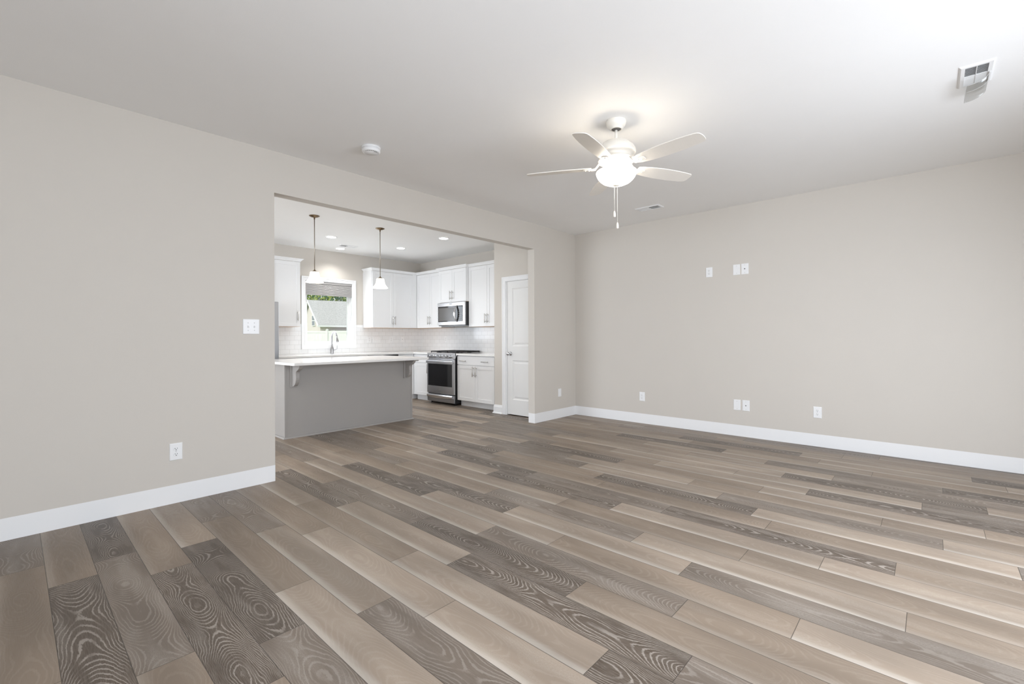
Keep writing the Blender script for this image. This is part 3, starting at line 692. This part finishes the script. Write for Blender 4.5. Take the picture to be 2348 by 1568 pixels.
# ------------------------------------------------------------------ faucet
fx, fy, fz = -2.012, 3.780, .9055
t = thing('kitchen_faucet', 'steel gooseneck faucet with side lever in front of the window', 'faucet', (fx, fy, fz))
b = MB(); b.lathe([(.031, 0), (.031, .010), (.029, .03), (.0305, .07), (.028, .095), (.020, .120), (.015, .140), (.015, .150), (.019, .154), (.019, .164), (.013, .168), (.001, .169)], (0, 0, 0), 28); b.build('body', FAUCET, t)
pts = [(0, 0, .16), (0, 0, .22), (0, 0, .285)]
for i in range(1, 13): a = math.pi * i / 12 * .93; pts.append((0.004 * i / 12, -.085 * (1 - math.cos(a)), .285 + .098 * math.sin(a)))
e = pts[-1]
b = MB(); b.tube(pts, .0125, 16); b.build('gooseneck', FAUCET, t)
b = MB(); b.tube([e, (e[0], e[1] - .008, e[2] - .03), (e[0] + .002, e[1] - .022, e[2] - .085), (e[0] + .002, e[1] - .026, e[2] - .098)], [.0135, .016, .024, .023], 18); b.build('spray_head', FAUCET, t)
b = MB(); b.tube([(.024, 0, .070), (.062, 0, .075), (.070, 0, .076)], [.016, .014, .010], 16); b.tube([(.070, 0, .076), (.092, 0, .080), (.094, -.004, .10), (.092, -.006, .148)], [.006, .0065, .008, .006], 12); b.build('lever', FAUCET, t)

# ------------------------------------------------------------------ wall plates (local: wall at y=0, facing -y)
def plate(root, w_, h_, t_=.0055):
    b = MB(); b.inset(-w_ / 2, w_ / 2, -h_ / 2, h_ / 2, -.0018, [(.003, -(t_ - .0018)), (.006, -(t_ - .0018) - .0003)]); b.add([(-w_ / 2, -.0018, -h_ / 2), (w_ / 2, -.0018, -h_ / 2), (w_ / 2, -.0018, h_ / 2), (-w_ / 2, -.0018, h_ / 2), (-w_ / 2, 0, -h_ / 2), (w_ / 2, 0, -h_ / 2), (w_ / 2, 0, h_ / 2), (-w_ / 2, 0, h_ / 2)], [(0, 4, 5, 1), (1, 5, 6, 2), (2, 6, 7, 3), (3, 7, 4, 0), (7, 6, 5, 4)])
    return b.build('plate', PLATE, root, fix=False)
def screws(root, pts):
    for x, z in pts: b = MB(); b.lathe([(.0033, 0), (.0033, -.0068), (.001, -.0072)], (x, 0, z), 12, axis='Y'); b.build('screw', SCREW, root)
def receptacle(root, z):
    b = MB(); P = []
    for i in range(24):
        a = 2 * math.pi * i / 24; P.append((.0172 * math.cos(a), max(-.0125, min(.0125, .0172 * math.sin(a))) + z))
    b.prism(P, -.0085, -.003, 'Y'); r = b.build('receptacle', PLATE, root, .0008, 1)
    b = MB(); b.box(-.0078, -.0054, -.0091, -.0083, z + .0005, z + .0085); b.box(.0054, .0076, -.0091, -.0083, z + .0010, z + .0080); b.lathe([(.0029, -.0083), (.0029, -.0091)], (0, 0, z - .0062), 12, axis='Y'); b.build('slots', SLOT, r)
def make_outlet(label, loc, rz, w_=.078, h_=.122, group='white duplex outlets'):
    t = thing('power_outlet', label, 'outlet', loc, rz, group); plate(t, w_, h_); receptacle(t, .0195); receptacle(t, -.0195); screws(t, [(0, 0)]); return t
def make_cable(label, loc, rz, w_=.080, h_=.126):
    t = thing('cable_plate', label, 'wall plate', loc, rz, 'white cable plates'); plate(t, w_, h_); screws(t, [(0, .045), (0, -.045)])
    b = MB(); b.lathe([(.0075, -.004), (.0075, -.0085), (.0062, -.0085), (.0062, -.006)], (0, 0, 0), 20, axis='Y', cap=False); b.build('jack_collar', PLATE, t)
    b = MB(); b.lathe([(.0062, -.0050), (.0062, -.0062), (.002, -.0065)], (0, 0, 0), 16, axis='Y'); b.build('jack', SLOT, t); return t
def make_blank(label, loc, rz, w_=.078, h_=.126):
    t = thing('blank_plate', label, 'wall plate', loc, rz, 'white blank wall plates'); plate(t, w_, h_); screws(t, [(0, .042), (0, -.042)]); return t
def make_switch(label, loc, rz, gangs, w_, h_=.121):
    t = thing('light_switch', label, 'switch', loc, rz, 'white toggle switches'); plate(t, w_, h_)
    for i in range(gangs):
        x = (i - (gangs - 1) / 2) * .046
        b = MB(); b.box(x - .0052, x + .0052, -.0068, -.0045, -.012, .012); tg = b.build('switch_slot', PLATE, t, .0005, 1)
        b = MB(); b.prism([(-.006, -.004), (-.006, .008), (-.017, -.004), (-.0165, -.0085)], x - .004, x + .004, 'X'); b.build('toggle', PLATE, t, .0008, 1)
        screws(t, [(x, .030), (x, -.030)])
    return t
make_switch('white double toggle switch on the left wall beside the kitchen opening', (-4.532, 0, 1.2795), 0, 2, .122)
o1 = make_outlet('white duplex outlet low on the left wall nearest the camera', (-5.031, 0, .3715), 0)
make_blank('blank white plate low on the short wall between opening and corner', (-.408, 0, .372), 0, .072, .115)
dup(o1, (0, -1.996, 1.977), -90, 'white duplex outlet high on the right wall, left of the paired plates')
make_blank('upper blank white plate high on the right wall beside the cable plate', (0, -2.313, 1.977), -90)
c1 = make_cable('white cable plate with dark jack high on the right wall', (0, -2.404, 1.978), -90)
dup(o1, (0, -1.097, .366), -90, 'white duplex outlet low on the right wall nearest the room corner')
make_blank('lower blank white plate on the right wall above the baseboard', (0, -2.312, .370), -90)
dup(c1, (0, -2.410, .370), -90, 'white cable plate with dark jack low on the right wall')
dup(o1, (0, -3.118, .367), -90, 'white duplex outlet low on the right wall furthest from the corner')
TY = YB - .009
dup(o1, (-2.945, TY, 1.155), 0, 'white outlet on the tile left of the kitchen window', 'white outlets on the tile')
dup(o1, (-1.205, TY, 1.150), 0, 'white outlet on the tile just right of the kitchen window', 'white outlets on the tile')
make_switch('white triple switch plate on the tile right of the window', (-1.045, TY, 1.150), 0, 3, .165)
dup(o1, (-.722, TY, 1.150), 0, 'white outlet on the tile left of the corner phone plate', 'white outlets on the tile')
dup(c1, (-.462, TY, 1.150), 0, 'white jack plate on the tile nearest the kitchen corner')
dup(o1, (-.009, 3.085, 1.150), -90, 'white outlet on the tile behind the range', 'white outlets on the tile')

# ------------------------------------------------------------------ door stop
t = thing('door_stop', 'small white-tipped spring door stop by the pantry door', 'door stop', (-.80, WT + .0155, .060))
b = MB(); n = 90; pts = [(.0055 * math.cos(i * .7), .004 + i * .00075, .0055 * math.sin(i * .7)) for i in range(n)]; b.tube(pts, .0012, 6); b.build('spring', NICKEL, t)
b = MB(); b.lathe([(.010, 0), (.010, .003), (.006, .006)], (0, 0, 0), 16, axis='Y'); b.build('base', NICKEL, t)
b = MB(); b.lathe([(.008, .070), (.0095, .072), (.0095, .082), (.006, .086), (.001, .087)], (0, 0, 0), 16, axis='Y'); b.build('rubber_tip', PLATE, t)

# ------------------------------------------------------------------ ceiling fan
FCX, FCY = -2.8808, -2.3507
t = thing('ceiling_fan', 'cream five-blade ceiling fan with a lit glass bowl', 'ceiling fan', (FCX, FCY, H))
def fz_(z): return z - H
b = MB(); b.lathe([(.0700, -.0004), (.0705, -.010), (.069, -.020), (.064, -.034), (.054, -.047), (.046, -.053), (.0455, -.058), (.040, -.061), (.036, -.062), (.034, -.052), (.014, -.05)], n=40, cap=False); b.build('canopy', FANW, t)
b = MB(); b.lathe([(.033, -.052), (.031, -.060), (.015, -.066)], n=24, cap=True); b.build('hanger_ball', mat('hanger_ball_dark', (.12, .11, .10), .5, noise=.05, nscale=30), t)
b = MB(); b.cyl((0, 0, -.05), (0, 0, fz_(2.57)), .0105, 20); b.build('downrod', FANW, t)
b = MB(); b.lathe([(.012, fz_(2.590)), (.020, fz_(2.586)), (.088, fz_(2.582)), (.096, fz_(2.578)), (.097, fz_(2.572)), (.103, fz_(2.568)), (.124, fz_(2.552)), (.135, fz_(2.532)), (.138, fz_(2.516)), (.138, fz_(2.508)), (.133, fz_(2.502)), (.110, fz_(2.496)), (.105, fz_(2.480)), (.105, fz_(2.466))], n=48); b.build('motor_housing', FANW, t)
b = MB(); b.lathe([(.100, fz_(2.467)), (.126, fz_(2.463)), (.130, fz_(2.456)), (.128, fz_(2.448)), (.110, fz_(2.444)), (.092, fz_(2.442)), (.090, fz_(2.424)), (.086, fz_(2.420)), (.082, fz_(2.402)), (.070, fz_(2.396))], n=48); b.build('switch_housing', FANW, t)
b = MB(); b.lathe([(.070, fz_(2.399)), (.106, fz_(2.397)), (.112, fz_(2.392)), (.112, fz_(2.384)), (.070, fz_(2.382))], n=48); b.build('light_fitter', FANW, t)
def outline():
    prof = [(.175, .040), (.20, .047), (.26, .057), (.34, .0645), (.42, .0670), (.50, .0655), (.57, .0610), (.62, .0550), (.642, .0500)]
    up = [(r, h) for r, h in prof]; tip = [(.653, .040), (.658, .022), (.660, 0.0), (.658, -.022), (.653, -.040)]; dn = [(r, -h) for r, h in reversed(prof)]
    return up + tip + dn
PITCH_A = R(11.5); ZB = fz_(2.411)
def make_blade(ang):
    # the counter-clockwise edge hangs lower; slight camber, 6 mm thick
    a = R(ang); pts = outline(); b = MB(); vs = []
    for top in (0, 1):
        for r, h in pts:
            z = ZB - h * math.sin(PITCH_A) + (.003 if top else -.003); hh_ = h * math.cos(PITCH_A)
            vs.append((r * math.cos(a) - hh_ * math.sin(a), r * math.sin(a) + hh_ * math.cos(a), z))
    n = len(pts); b.add(vs, [tuple(reversed(range(n))), tuple(range(n, 2 * n))] + [(i, (i + 1) % n, (i + 1) % n + n, i + n) for i in range(n)])
    bl = b.build('blade', BLADE, t, .001, 1)
    b = MB(); ca, sa = math.cos(a), math.sin(a)
    def L(r, h, z): return (r * ca - h * sa, r * sa + h * ca, z)
    sec = [(.085, .020, fz_(2.452), fz_(2.444)), (.120, .017, fz_(2.447), fz_(2.438)), (.150, .018, ZB - .001, ZB - .010), (.185, .024, ZB - .0032, ZB - .011), (.225, .026, ZB - .0032, ZB - .010), (.240, .016, ZB - .0032, ZB - .009)]
    vs = []
    for r, h, z1, z0 in sec:
        tl = math.sin(PITCH_A) * min(1, max(0, (r - .12) / .05))
        vs += [L(r, -h, z0 + h * tl), L(r, h, z0 - h * tl), L(r, h, z1 - h * tl), L(r, -h, z1 + h * tl)]
    b.add(vs, [(i * 4 + j, i * 4 + (j + 1) % 4, (i + 1) * 4 + (j + 1) % 4, (i + 1) * 4 + j) for i in range(5) for j in range(4)] + [(0, 3, 2, 1), (20, 21, 22, 23)])
    b.build('blade_arm', FANW, bl, .002, 2)
    b = MB()
    for r, h in ((.222, 0), (.196, .014), (.196, -.014)):
        z = ZB - .011 - h * math.sin(PITCH_A); p = L(r, h, 0); b.lathe([(.0045, z + .004), (.0045, z - .002), (.002, z - .0035)], (p[0], p[1], 0), 12)
    b.build('screw', SCREW, bl)
for k in range(5): make_blade(189.93 - 72 * k)
b = MB(); outer = [(.1415, 2.374), (.1425, 2.366), (.140, 2.354), (.132, 2.336), (.118, 2.318), (.098, 2.301), (.072, 2.289), (.045, 2.2825), (.012, 2.2805)]
inner = [(max(.010, r - .004), z + (.004 if r < .1 else .002)) for r, z in reversed(outer)]
b.lathe([(r, fz_(z)) for r, z in outer + inner], n=56, cap=False); bo = b.build('glass_bowl', BOWL, t, fix=True); bo['label'] = 'glowing white frosted glass bowl'
b = MB(); b.cyl((0, 0, fz_(2.385)), (0, 0, fz_(2.274)), .005, 12); b.lathe([(.024, fz_(2.2812)), (.024, fz_(2.278)), (.018, fz_(2.2735)), (.008, fz_(2.271)), (.001, fz_(2.2705))], n=24); b.build('finial', FANW, t)
def pull_chain(dx, dy, z0, z1, z2, beads):
    b = MB(); b.cyl((dx, dy, fz_(z0)), (dx, dy, fz_(z1)), .0014, 8)
    c_ = b.build('pull_chain', FANW, t)
    b = MB(); b.lathe([(.002, fz_(z1) + .001), (.0055, fz_(z1) - .004), (.0085, fz_(z1) - .018), (.0092, fz_(z2) + .006), (.0065, fz_(z2) + .001), (.001, fz_(z2))], (dx, dy, 0), 16); b.build('pull', FANW, c_)
rx, ry = R_.x, R_.y
pull_chain(-.014 * rx, -.014 * ry, 2.276, 2.092, 2.048, 0); pull_chain(.007 * rx, .007 * ry, 2.274, 2.010, 1.966, 0)
# ------------------------------------------------------------------ smoke detector
t = thing('smoke_detector', 'round white smoke detector on the living room ceiling', 'smoke detector', (-3.842, -.652, H))
b = MB(); b.lathe([(.076, -.0003), (.076, -.010), (.073, -.013)], n=40); b.build('base', PLATE, t)
b = MB(); b.lathe([(.068, -.012), (.068, -.016), (.073, -.018), (.073, -.036), (.069, -.043), (.060, -.047), (.058, -.046), (.048, -.046), (.046, -.049), (.001, -.050)], n=40); cv = b.build('cover', PLATE, t)
b = MB(); b.box(-.004, .030, -.052, -.046, -.0505, -.0485); b.build('test_button', SCREW, cv)
b = MB()
for i in range(7): a = R(200 + i * 14); b.box(.060 * math.cos(a) - .003, .060 * math.cos(a) + .003, .060 * math.sin(a) - .003, .060 * math.sin(a) + .003, -.0470, -.0462)
b.build('sounder_slots', SLOT, cv)

# ------------------------------------------------------------------ ceiling registers (local: long side along x, hanging below z=0)
def make_vent(label, loc, rz, L_=.305, W_=.150):
    t = thing('ceiling_vent', label, 'vent', loc, rz, 'white ceiling registers')
    b = MB(); il, iw = L_ / 2 - .026, W_ / 2 - .026
    # sloped face frame
    o = [(-L_ / 2, -W_ / 2), (L_ / 2, -W_ / 2), (L_ / 2, W_ / 2), (-L_ / 2, W_ / 2)]; i_ = [(-il, -iw), (il, -iw), (il, iw), (-il, iw)]
    vs = [(x, y, -.0004) for x, y in o] + [(x, y, -.003) for x, y in o] + [(x * .94, y * .88, -.010) for x, y in o] + [(x, y, -.010) for x, y in i_] + [(x, y, -.0004) for x, y in i_]
    b.add(vs, [(r * 4 + j, r * 4 + (j + 1) % 4, (r + 1) * 4 + (j + 1) % 4, (r + 1) * 4 + j) for r in range(4) for j in range(4)]); b.build('frame', PLATE, t, fix=True)
    b = MB(); b.add([(-il, -iw, -.0008), (il, -iw, -.0008), (il, iw, -.0008), (-il, iw, -.0008)], [(3, 2, 1, 0)]); b.build('duct', VENTD, t, fix=False)
    # two banks of louvres: one open towards the camera, one closed face
    for s, tilt in ((-1, -38), (1, 38)):
        n = 9
        b = MB()
        for k in range(n):
            xc = s * (.006 + (k + .5) * (il - .010) / n); h = .0058; dx = h * math.sin(R(tilt)); dz = h * math.cos(R(tilt))
            vs = [(xc - dx - .0005, y, -.0066 + dz * .8) for y in (-iw, iw)] + [(xc + dx - .0005, y, -.0066 - dz * .55) for y in (-iw, iw)] + [(xc + dx + .0005, y, -.0066 - dz * .55) for y in (-iw, iw)] + [(xc - dx + .0005, y, -.0066 + dz * .8) for y in (-iw, iw)]
            b.add(vs, [(0, 1, 3, 2), (2, 3, 5, 4), (4, 5, 7, 6), (6, 7, 1, 0)])
        b.build('louvre_bank', PLATE, t)
    b = MB(); b.box(-.004, .004, -iw, iw, -.010, -.0009); b.box(-il, il, -.0015, .0015, -.0098, -.004); b.build('divider', PLATE, t)
    return t
v0 = make_vent('white ceiling vent with a clear deflector near the top right corner', (-1.960, -4.222, H), 0)
dup(v0, (-.627, -1.515, H), 90, 'white ceiling vent near the right wall beyond the fan')
dup(v0, (-1.985, 3.262, H), 0, 'white ceiling vent in the kitchen ceiling near the window')
# clear plastic air deflector clipped over one end of the nearest vent
t = thing('air_deflector', 'clear curved plastic air deflector on the nearest ceiling vent', 'air deflector', (-1.84, -4.24, H - .012))
b = MB(); n = 16; prof = []
for i in range(n + 1):
    u = i / n * math.pi / 2; prof.append((-4.280 + .098 * (1 - math.cos(u)), H - .0105 - .052 * math.sin(u)))
xa, xb = -1.966, -1.695; th = .0012
vs = [(x, y, z) for y, z in prof for x in (xa, xb)] + [(x, y + th * .7, z + th * .7) for y, z in prof for x in (xa, xb)]; k = 2 * (n + 1)
fs = []
for i in range(n): a = i * 2; fs += [(a, a + 1, a + 3, a + 2), (k + a, k + a + 2, k + a + 3, k + a + 1), (a, a + 2, k + a + 2, k + a), (a + 1, k + a + 1, k + a + 3, a + 3)]
fs += [(0, k, k + 1, 1), (2 * n, 2 * n + 1, k + 2 * n + 1, k + 2 * n)]
b.add(vs, fs, 0, True); b.build('clear_sheet', PLASTIC, t, rel='world')
REFRG = mat('deflector_refraction_grey', (.56, .56, .55), .3, noise=.05, nscale=40)  # grey tubes paint in the darker refraction along sheet edges and rib
for xr in (xa, -1.862, xb):
    b = MB(); b.tube([(xr, y, z) for y, z in prof], .0011, 6); b.build('refraction_line', REFRG, t, rel='world')
b = MB(); b.tube([(xa, prof[-1][0], prof[-1][1]), (xb, prof[-1][0], prof[-1][1])], .0009, 6); b.build('refraction_line', REFRG, t, rel='world')
b = MB(); b.box(xa, -1.812, -4.286, -4.277, H - .0145, H - .0105); b.build('magnet_strip', PLATE, t, rel='world')

# ------------------------------------------------------------------ recessed downlights
def make_can(label, x, y):
    t = thing('recessed_light', label, 'downlight', (x, y, H), 0, 'lit kitchen downlights')
    b = MB(); b.lathe([(.086, -.0003), (.086, -.003), (.080, -.006), (.071, -.007), (.070, -.004), (.070, -.0006)], n=36, cap=False); b.build('trim_ring', PLATE, t)
    b = MB(); b.lathe([(.070, -.0012), (.070, -.0035), (.001, -.0045)], n=36); b.build('lens', LENS, t); return t
k1 = make_can('lit recessed downlight just right of the left pendant stem', -2.498, 2.790)
dup(k1, (-1.960, 3.566, H), None, 'lit recessed downlight beside the kitchen ceiling vent')
dup(k1, (-1.255, 2.775, H), None, 'lit recessed downlight right of the right pendant stem')
dup(k1, (-1.245, 1.618, H), None, 'lit recessed downlight closest to the header of the opening')
for i, (x, y) in enumerate(((-2.498, 2.79), (-1.96, 3.566), (-1.255, 2.775), (-1.245, 1.618), (-4.75, 2.79), (-4.75, 1.62))):  # last two spots are added out of view to light the kitchen
    l = bpy.data.lights.new('downlight_beam', 'SPOT'); l.energy = (26, 46, 26, 28, 20, 20)[i]; l.spot_size = R(130); l.spot_blend = .9; l.shadow_soft_size = .06; l.color = (1, .985, .96)
    o = bpy.data.objects.new('downlight_beam', l); COL.objects.link(o); o.location = (x, y, H - .012)
dup(k1, (-4.75, 2.79, H), None, 'added unseen downlight behind the left wall near the refrigerator')  # unseen fixtures added to go with the two extra spots
dup(k1, (-4.75, 1.62, H), None, 'added unseen downlight behind the left wall nearest the opening')

# ------------------------------------------------------------------ pendants over the island
def make_pendant(label, x, y):
    t = thing('pendant_light', label, 'pendant', (x, y, H), 0, 'bell pendants over the island')
    b = MB(); b.lathe([(.063, -.0003), (.063, -.005), (.058, -.008), (.052, -.008), (.050, -.012), (.042, -.014), (.040, -.017), (.016, -.020), (.009, -.026), (.008, -.045)], n=32); b.build('canopy', BRONZE, t)
    b = MB(); b.cyl((0, 0, -.04), (0, 0, fz_(2.05)), .0052, 12); b.build('stem', mat('stem_nickel', (.36, .32, .27), .35, 1.0, noise=.04, nscale=50) if 'stem_nickel' not in bpy.data.materials else bpy.data.materials['stem_nickel'], t)
    b = MB(); b.lathe([(.006, fz_(2.056)), (.010, fz_(2.050)), (.018, fz_(2.040)), (.036, fz_(2.031)), (.038, fz_(2.027)), (.020, fz_(2.025))], n=28); b.build('cap', BRONZE, t)
    pr = [(.034, 2.0285), (.050, 2.0255), (.0545, 2.018), (.0575, 1.995), (.062, 1.970), (.069, 1.948), (.079, 1.930), (.083, 1.924), (.086, 1.922), (.096, 1.910), (.105, 1.899), (.108, 1.893), (.107, 1.890)]
    inn = [(r - .0035, z - .001) for r, z in reversed(pr[:-1])]
    b = MB(); b.lathe([(r, fz_(z)) for r, z in pr + inn], n=44, cap=False); s = b.build('glass_shade', PGLASS, t); s['label'] = 'lit white bell glass shade'
    b = MB(); b.lathe([(.012, fz_(2.022)), (.014, fz_(2.0)), (.022, fz_(1.978)), (.026, fz_(1.958)), (.022, fz_(1.936)), (.010, fz_(1.926)), (.001, fz_(1.924))], n=20); b.build('bulb', BULB, t)
    return t
p1 = make_pendant('bell glass pendant on the left in front of the kitchen window', -3.222, 1.765)
dup(p1, (-2.281, 1.765, H), None, 'bell glass pendant on the right in front of the wall cabinets')
for x in (-3.222, -2.281):
    l = bpy.data.lights.new('pendant_bulb', 'POINT'); l.energy = 6; l.color = (1, .9, .75); l.shadow_soft_size = .03
    o = bpy.data.objects.new('pendant_bulb', l); COL.objects.link(o); o.location = (x, 1.765, 1.905)

# ------------------------------------------------------------------ outside the kitchen window
def at(px, py, depth):
    u = (px - 1174); v = (py - HY); c_, s_ = math.cos(ROLL), math.sin(ROLL)
    uu, vv = c_ * u + s_ * v, -s_ * u + c_ * v
    return CAM + depth * (F_ + R_ * (uu / FPX) - U_ * (vv / FPX))
GZ = -.6
b = MB(); b.box(-60, 120, YB + .13, 140, GZ - .2, GZ); struct(b.build('ground', mat('lawn_grass', (.16, .24, .07), .9, noise=.3, nscale=1.5)))
SIDING = mat('pale_siding', (.72, .66, .62), .7, noise=.03, nscale=3); ROOFM = mat('grey_shingle_roof', (.42, .42, .40), .9, noise=.45, nscale=9)
EXTW = mat('white_exterior_trim', (.85, .85, .84), .5, noise=.02, nscale=5); DARKW = mat('far_window_glass', (.10, .13, .14), .15, noise=.1, nscale=3)
FENCE = mat('white_vinyl_fence', (.82, .82, .80), .5, noise=.02, nscale=4)
# neighbour house: ridge runs to the right and away
rd = (math.cos(R(38)) * R_ + math.sin(R(38)) * F_).normalized(); hd = (math.sin(R(38)) * R_ - math.cos(R(38)) * F_).normalized()
apex = at(704, 690, 52); foot = apex + hd * 3.9; eave_z = at(726, 741, 48.9).z; ridge_z = apex.z
base = Vector((apex.x, apex.y, GZ))
t = thing('neighbour_house', 'pale neighbour house with grey shingle roof outside the kitchen window', 'house', base, math.degrees(math.atan2(rd.y, rd.x)))
# local: x along ridge, -y towards the viewer
hz0, ez, rz_ = 0, eave_z - GZ, ridge_z - GZ; sp = 3.9; LN = 15
b = MB(); b.prism([(-sp, 0), (sp, 0), (sp, ez), (0, rz_ - .15), (-sp, ez)], .35, LN, 'X'); b.build('siding_wall', SIDING, t)
b = MB(); sl = (rz_ - ez) / sp
b.prism([(-sp - .45, ez - .45 * sl), (-sp - .45, ez - .45 * sl + .14), (0, rz_ + .14), (sp + .45, ez - .45 * sl + .14), (sp + .45, ez - .45 * sl), (0, rz_)], 0, LN + .4, 'X'); b.build('roof', ROOFM, t)
b = MB(); b.prism([(-sp - .47, ez - .47 * sl - .05), (-sp - .47, ez - .47 * sl + .16), (0, rz_ + .16), (sp + .47, ez - .47 * sl + .16), (sp + .47, ez - .47 * sl - .05), (0, rz_ - .06)], -.05, .02, 'X')
b.box(-.04, LN + .4, -sp - .52, -sp - .40, ez - .42 * sl - .12, ez - .42 * sl + .08); b.build('fascia_trim', EXTW, t)
b = MB(); b.box(.27, .34, -2.1, -.9, ez - .25, ez + 1.0); wf = b.build('window', EXTW, t)
b = MB()
for yy in (-1.98, -1.46):
    for zz in (ez - .16, ez + .42): b.box(.25, .30, yy, yy + .42, zz, zz + .48)
b.build('pane', DARKW, wf)
b = MB(); b.box(1.5, LN - .5, -sp - 1.7, -sp - .02, ez - 1.3, ez - .95); b.build('porch_beam', EXTW, t)
for i in range(4): b = MB(); b.box(1.6 + i * 3.6, 2.0 + i * 3.6, -sp - 1.65, -sp - 1.3, 0, ez - 1.28); b.build('porch_column', EXTW, t)
b = MB(); b.box(1.3, LN - .3, -sp - 1.9, -sp + .02, ez - .95, ez - .75); b.build('porch_roof', ROOFM, t)
for i in range(3): b = MB(); b.box(2.6 + i * 3.6, 4.6 + i * 3.6, -sp - .06, -sp - .01, ez - 2.4, ez - 1.4); b.build('window', DARKW, t)
# vinyl fence
f0 = at(640, 757, 33); f1 = at(860, 757, 33); dr_ = (f1 - f0); dr_.z = 0; LF = dr_.length; fzt = f0.z - GZ
t = thing('vinyl_fence', 'white vinyl privacy fence outside below the kitchen window view', 'fence', (f0.x, f0.y, GZ), math.degrees(math.atan2(dr_.y, dr_.x)))
n = 4
for i in range(n):
    xa, xb = LF * i / n + .07, LF * (i + 1) / n - .07
    b = MB(); b.box(xa, xb, -.02, .02, .10, fzt - .20)
    k = int((xb - xa) / .16)
    for j in range(k): xx = xa + (xb - xa) * (j + .5) / k; b.box(xx - .003, xx + .003, -.024, -.019, .12, fzt - .2)
    b.box(xa, xb, -.035, .035, fzt - .20, fzt - .06); b.box(xa, xb, -.035, .035, .05, .18); b.build('panel', FENCE, t)
for i in range(n + 1):
    b = MB(); b.box(LF * i / n - .07, LF * i / n + .07, -.07, .07, 0, fzt); b.prism([(LF * i / n - .09, fzt), (LF * i / n + .09, fzt), (LF * i / n, fzt + .08)], -.09, .09, 'Y'); b.build('post', FENCE, t)
# trees beyond the roof
LEAFA = mat('leaf_yellow_green', (.36, .44, .12), .7, noise=.4, nscale=2); LEAFB = mat('leaf_blue_green', (.10, .20, .13), .7, noise=.4, nscale=2); BARK = mat('tree_bark', (.20, .14, .09), .9, noise=.3, nscale=5)
def tree(label, px, depth, hgt, rad, seed):
    rnd = random.Random(seed); p = at(px, 772, depth); t = thing('tree', label, 'tree', (p.x, p.y, GZ), 0, 'trees beyond the neighbour roof')
    b = MB(); b.tube([(0, 0, 0), (.1, 0, hgt * .4), (0, .1, hgt * .85)], [.28, .2, .08], 10)
    for i in range(7):
        a = rnd.random() * 6.28; z = hgt * (.35 + .07 * i); b.tube([(0, 0, z), (rad * .6 * math.cos(a), rad * .6 * math.sin(a), z + .9)], [.07, .03], 6)
    b.build('trunk', BARK, t)
    b = MB()
    for i in range(900):
        while True:
            q = Vector((rnd.uniform(-1, 1), rnd.uniform(-1, 1), rnd.uniform(-1, 1)))
            if .35 < q.length < 1: break
        c_ = Vector((q.x * rad, q.y * rad, hgt * .62 + q.z * hgt * .40)); s = rnd.uniform(.16, .34)
        n1 = Vector((rnd.gauss(0, 1), rnd.gauss(0, 1), rnd.gauss(0, 1))).normalized(); n2 = n1.orthogonal().normalized() * s; n3 = n1.cross(n2).normalized() * s * .6
        b.add([c_ - n2, c_ + n3, c_ + n2, c_ - n3], [(0, 1, 2, 3)], rnd.choice((0, 0, 1)))
    b.build('foliage', [LEAFA, LEAFB], t, fix=False)
for i, (px, dp, hg, rd_) in enumerate(((682, 74, 11.5, 1.75), (712, 96, 14, 1.95), (735, 72, 11.0, 1.75), (760, 104, 15, 2.0), (781, 76, 11.5, 1.85), (812, 97, 14, 2.1))):
    tree(['leftmost tree in the row behind the neighbour roof', 'second tree from the left behind the neighbour roof', 'third tree from the left behind the neighbour roof', 'fourth tree from the left behind the neighbour roof', 'fifth tree from the left behind the neighbour roof', 'rightmost tree behind the neighbour roof'][i], px, dp, hg, rd_, 40 + i)
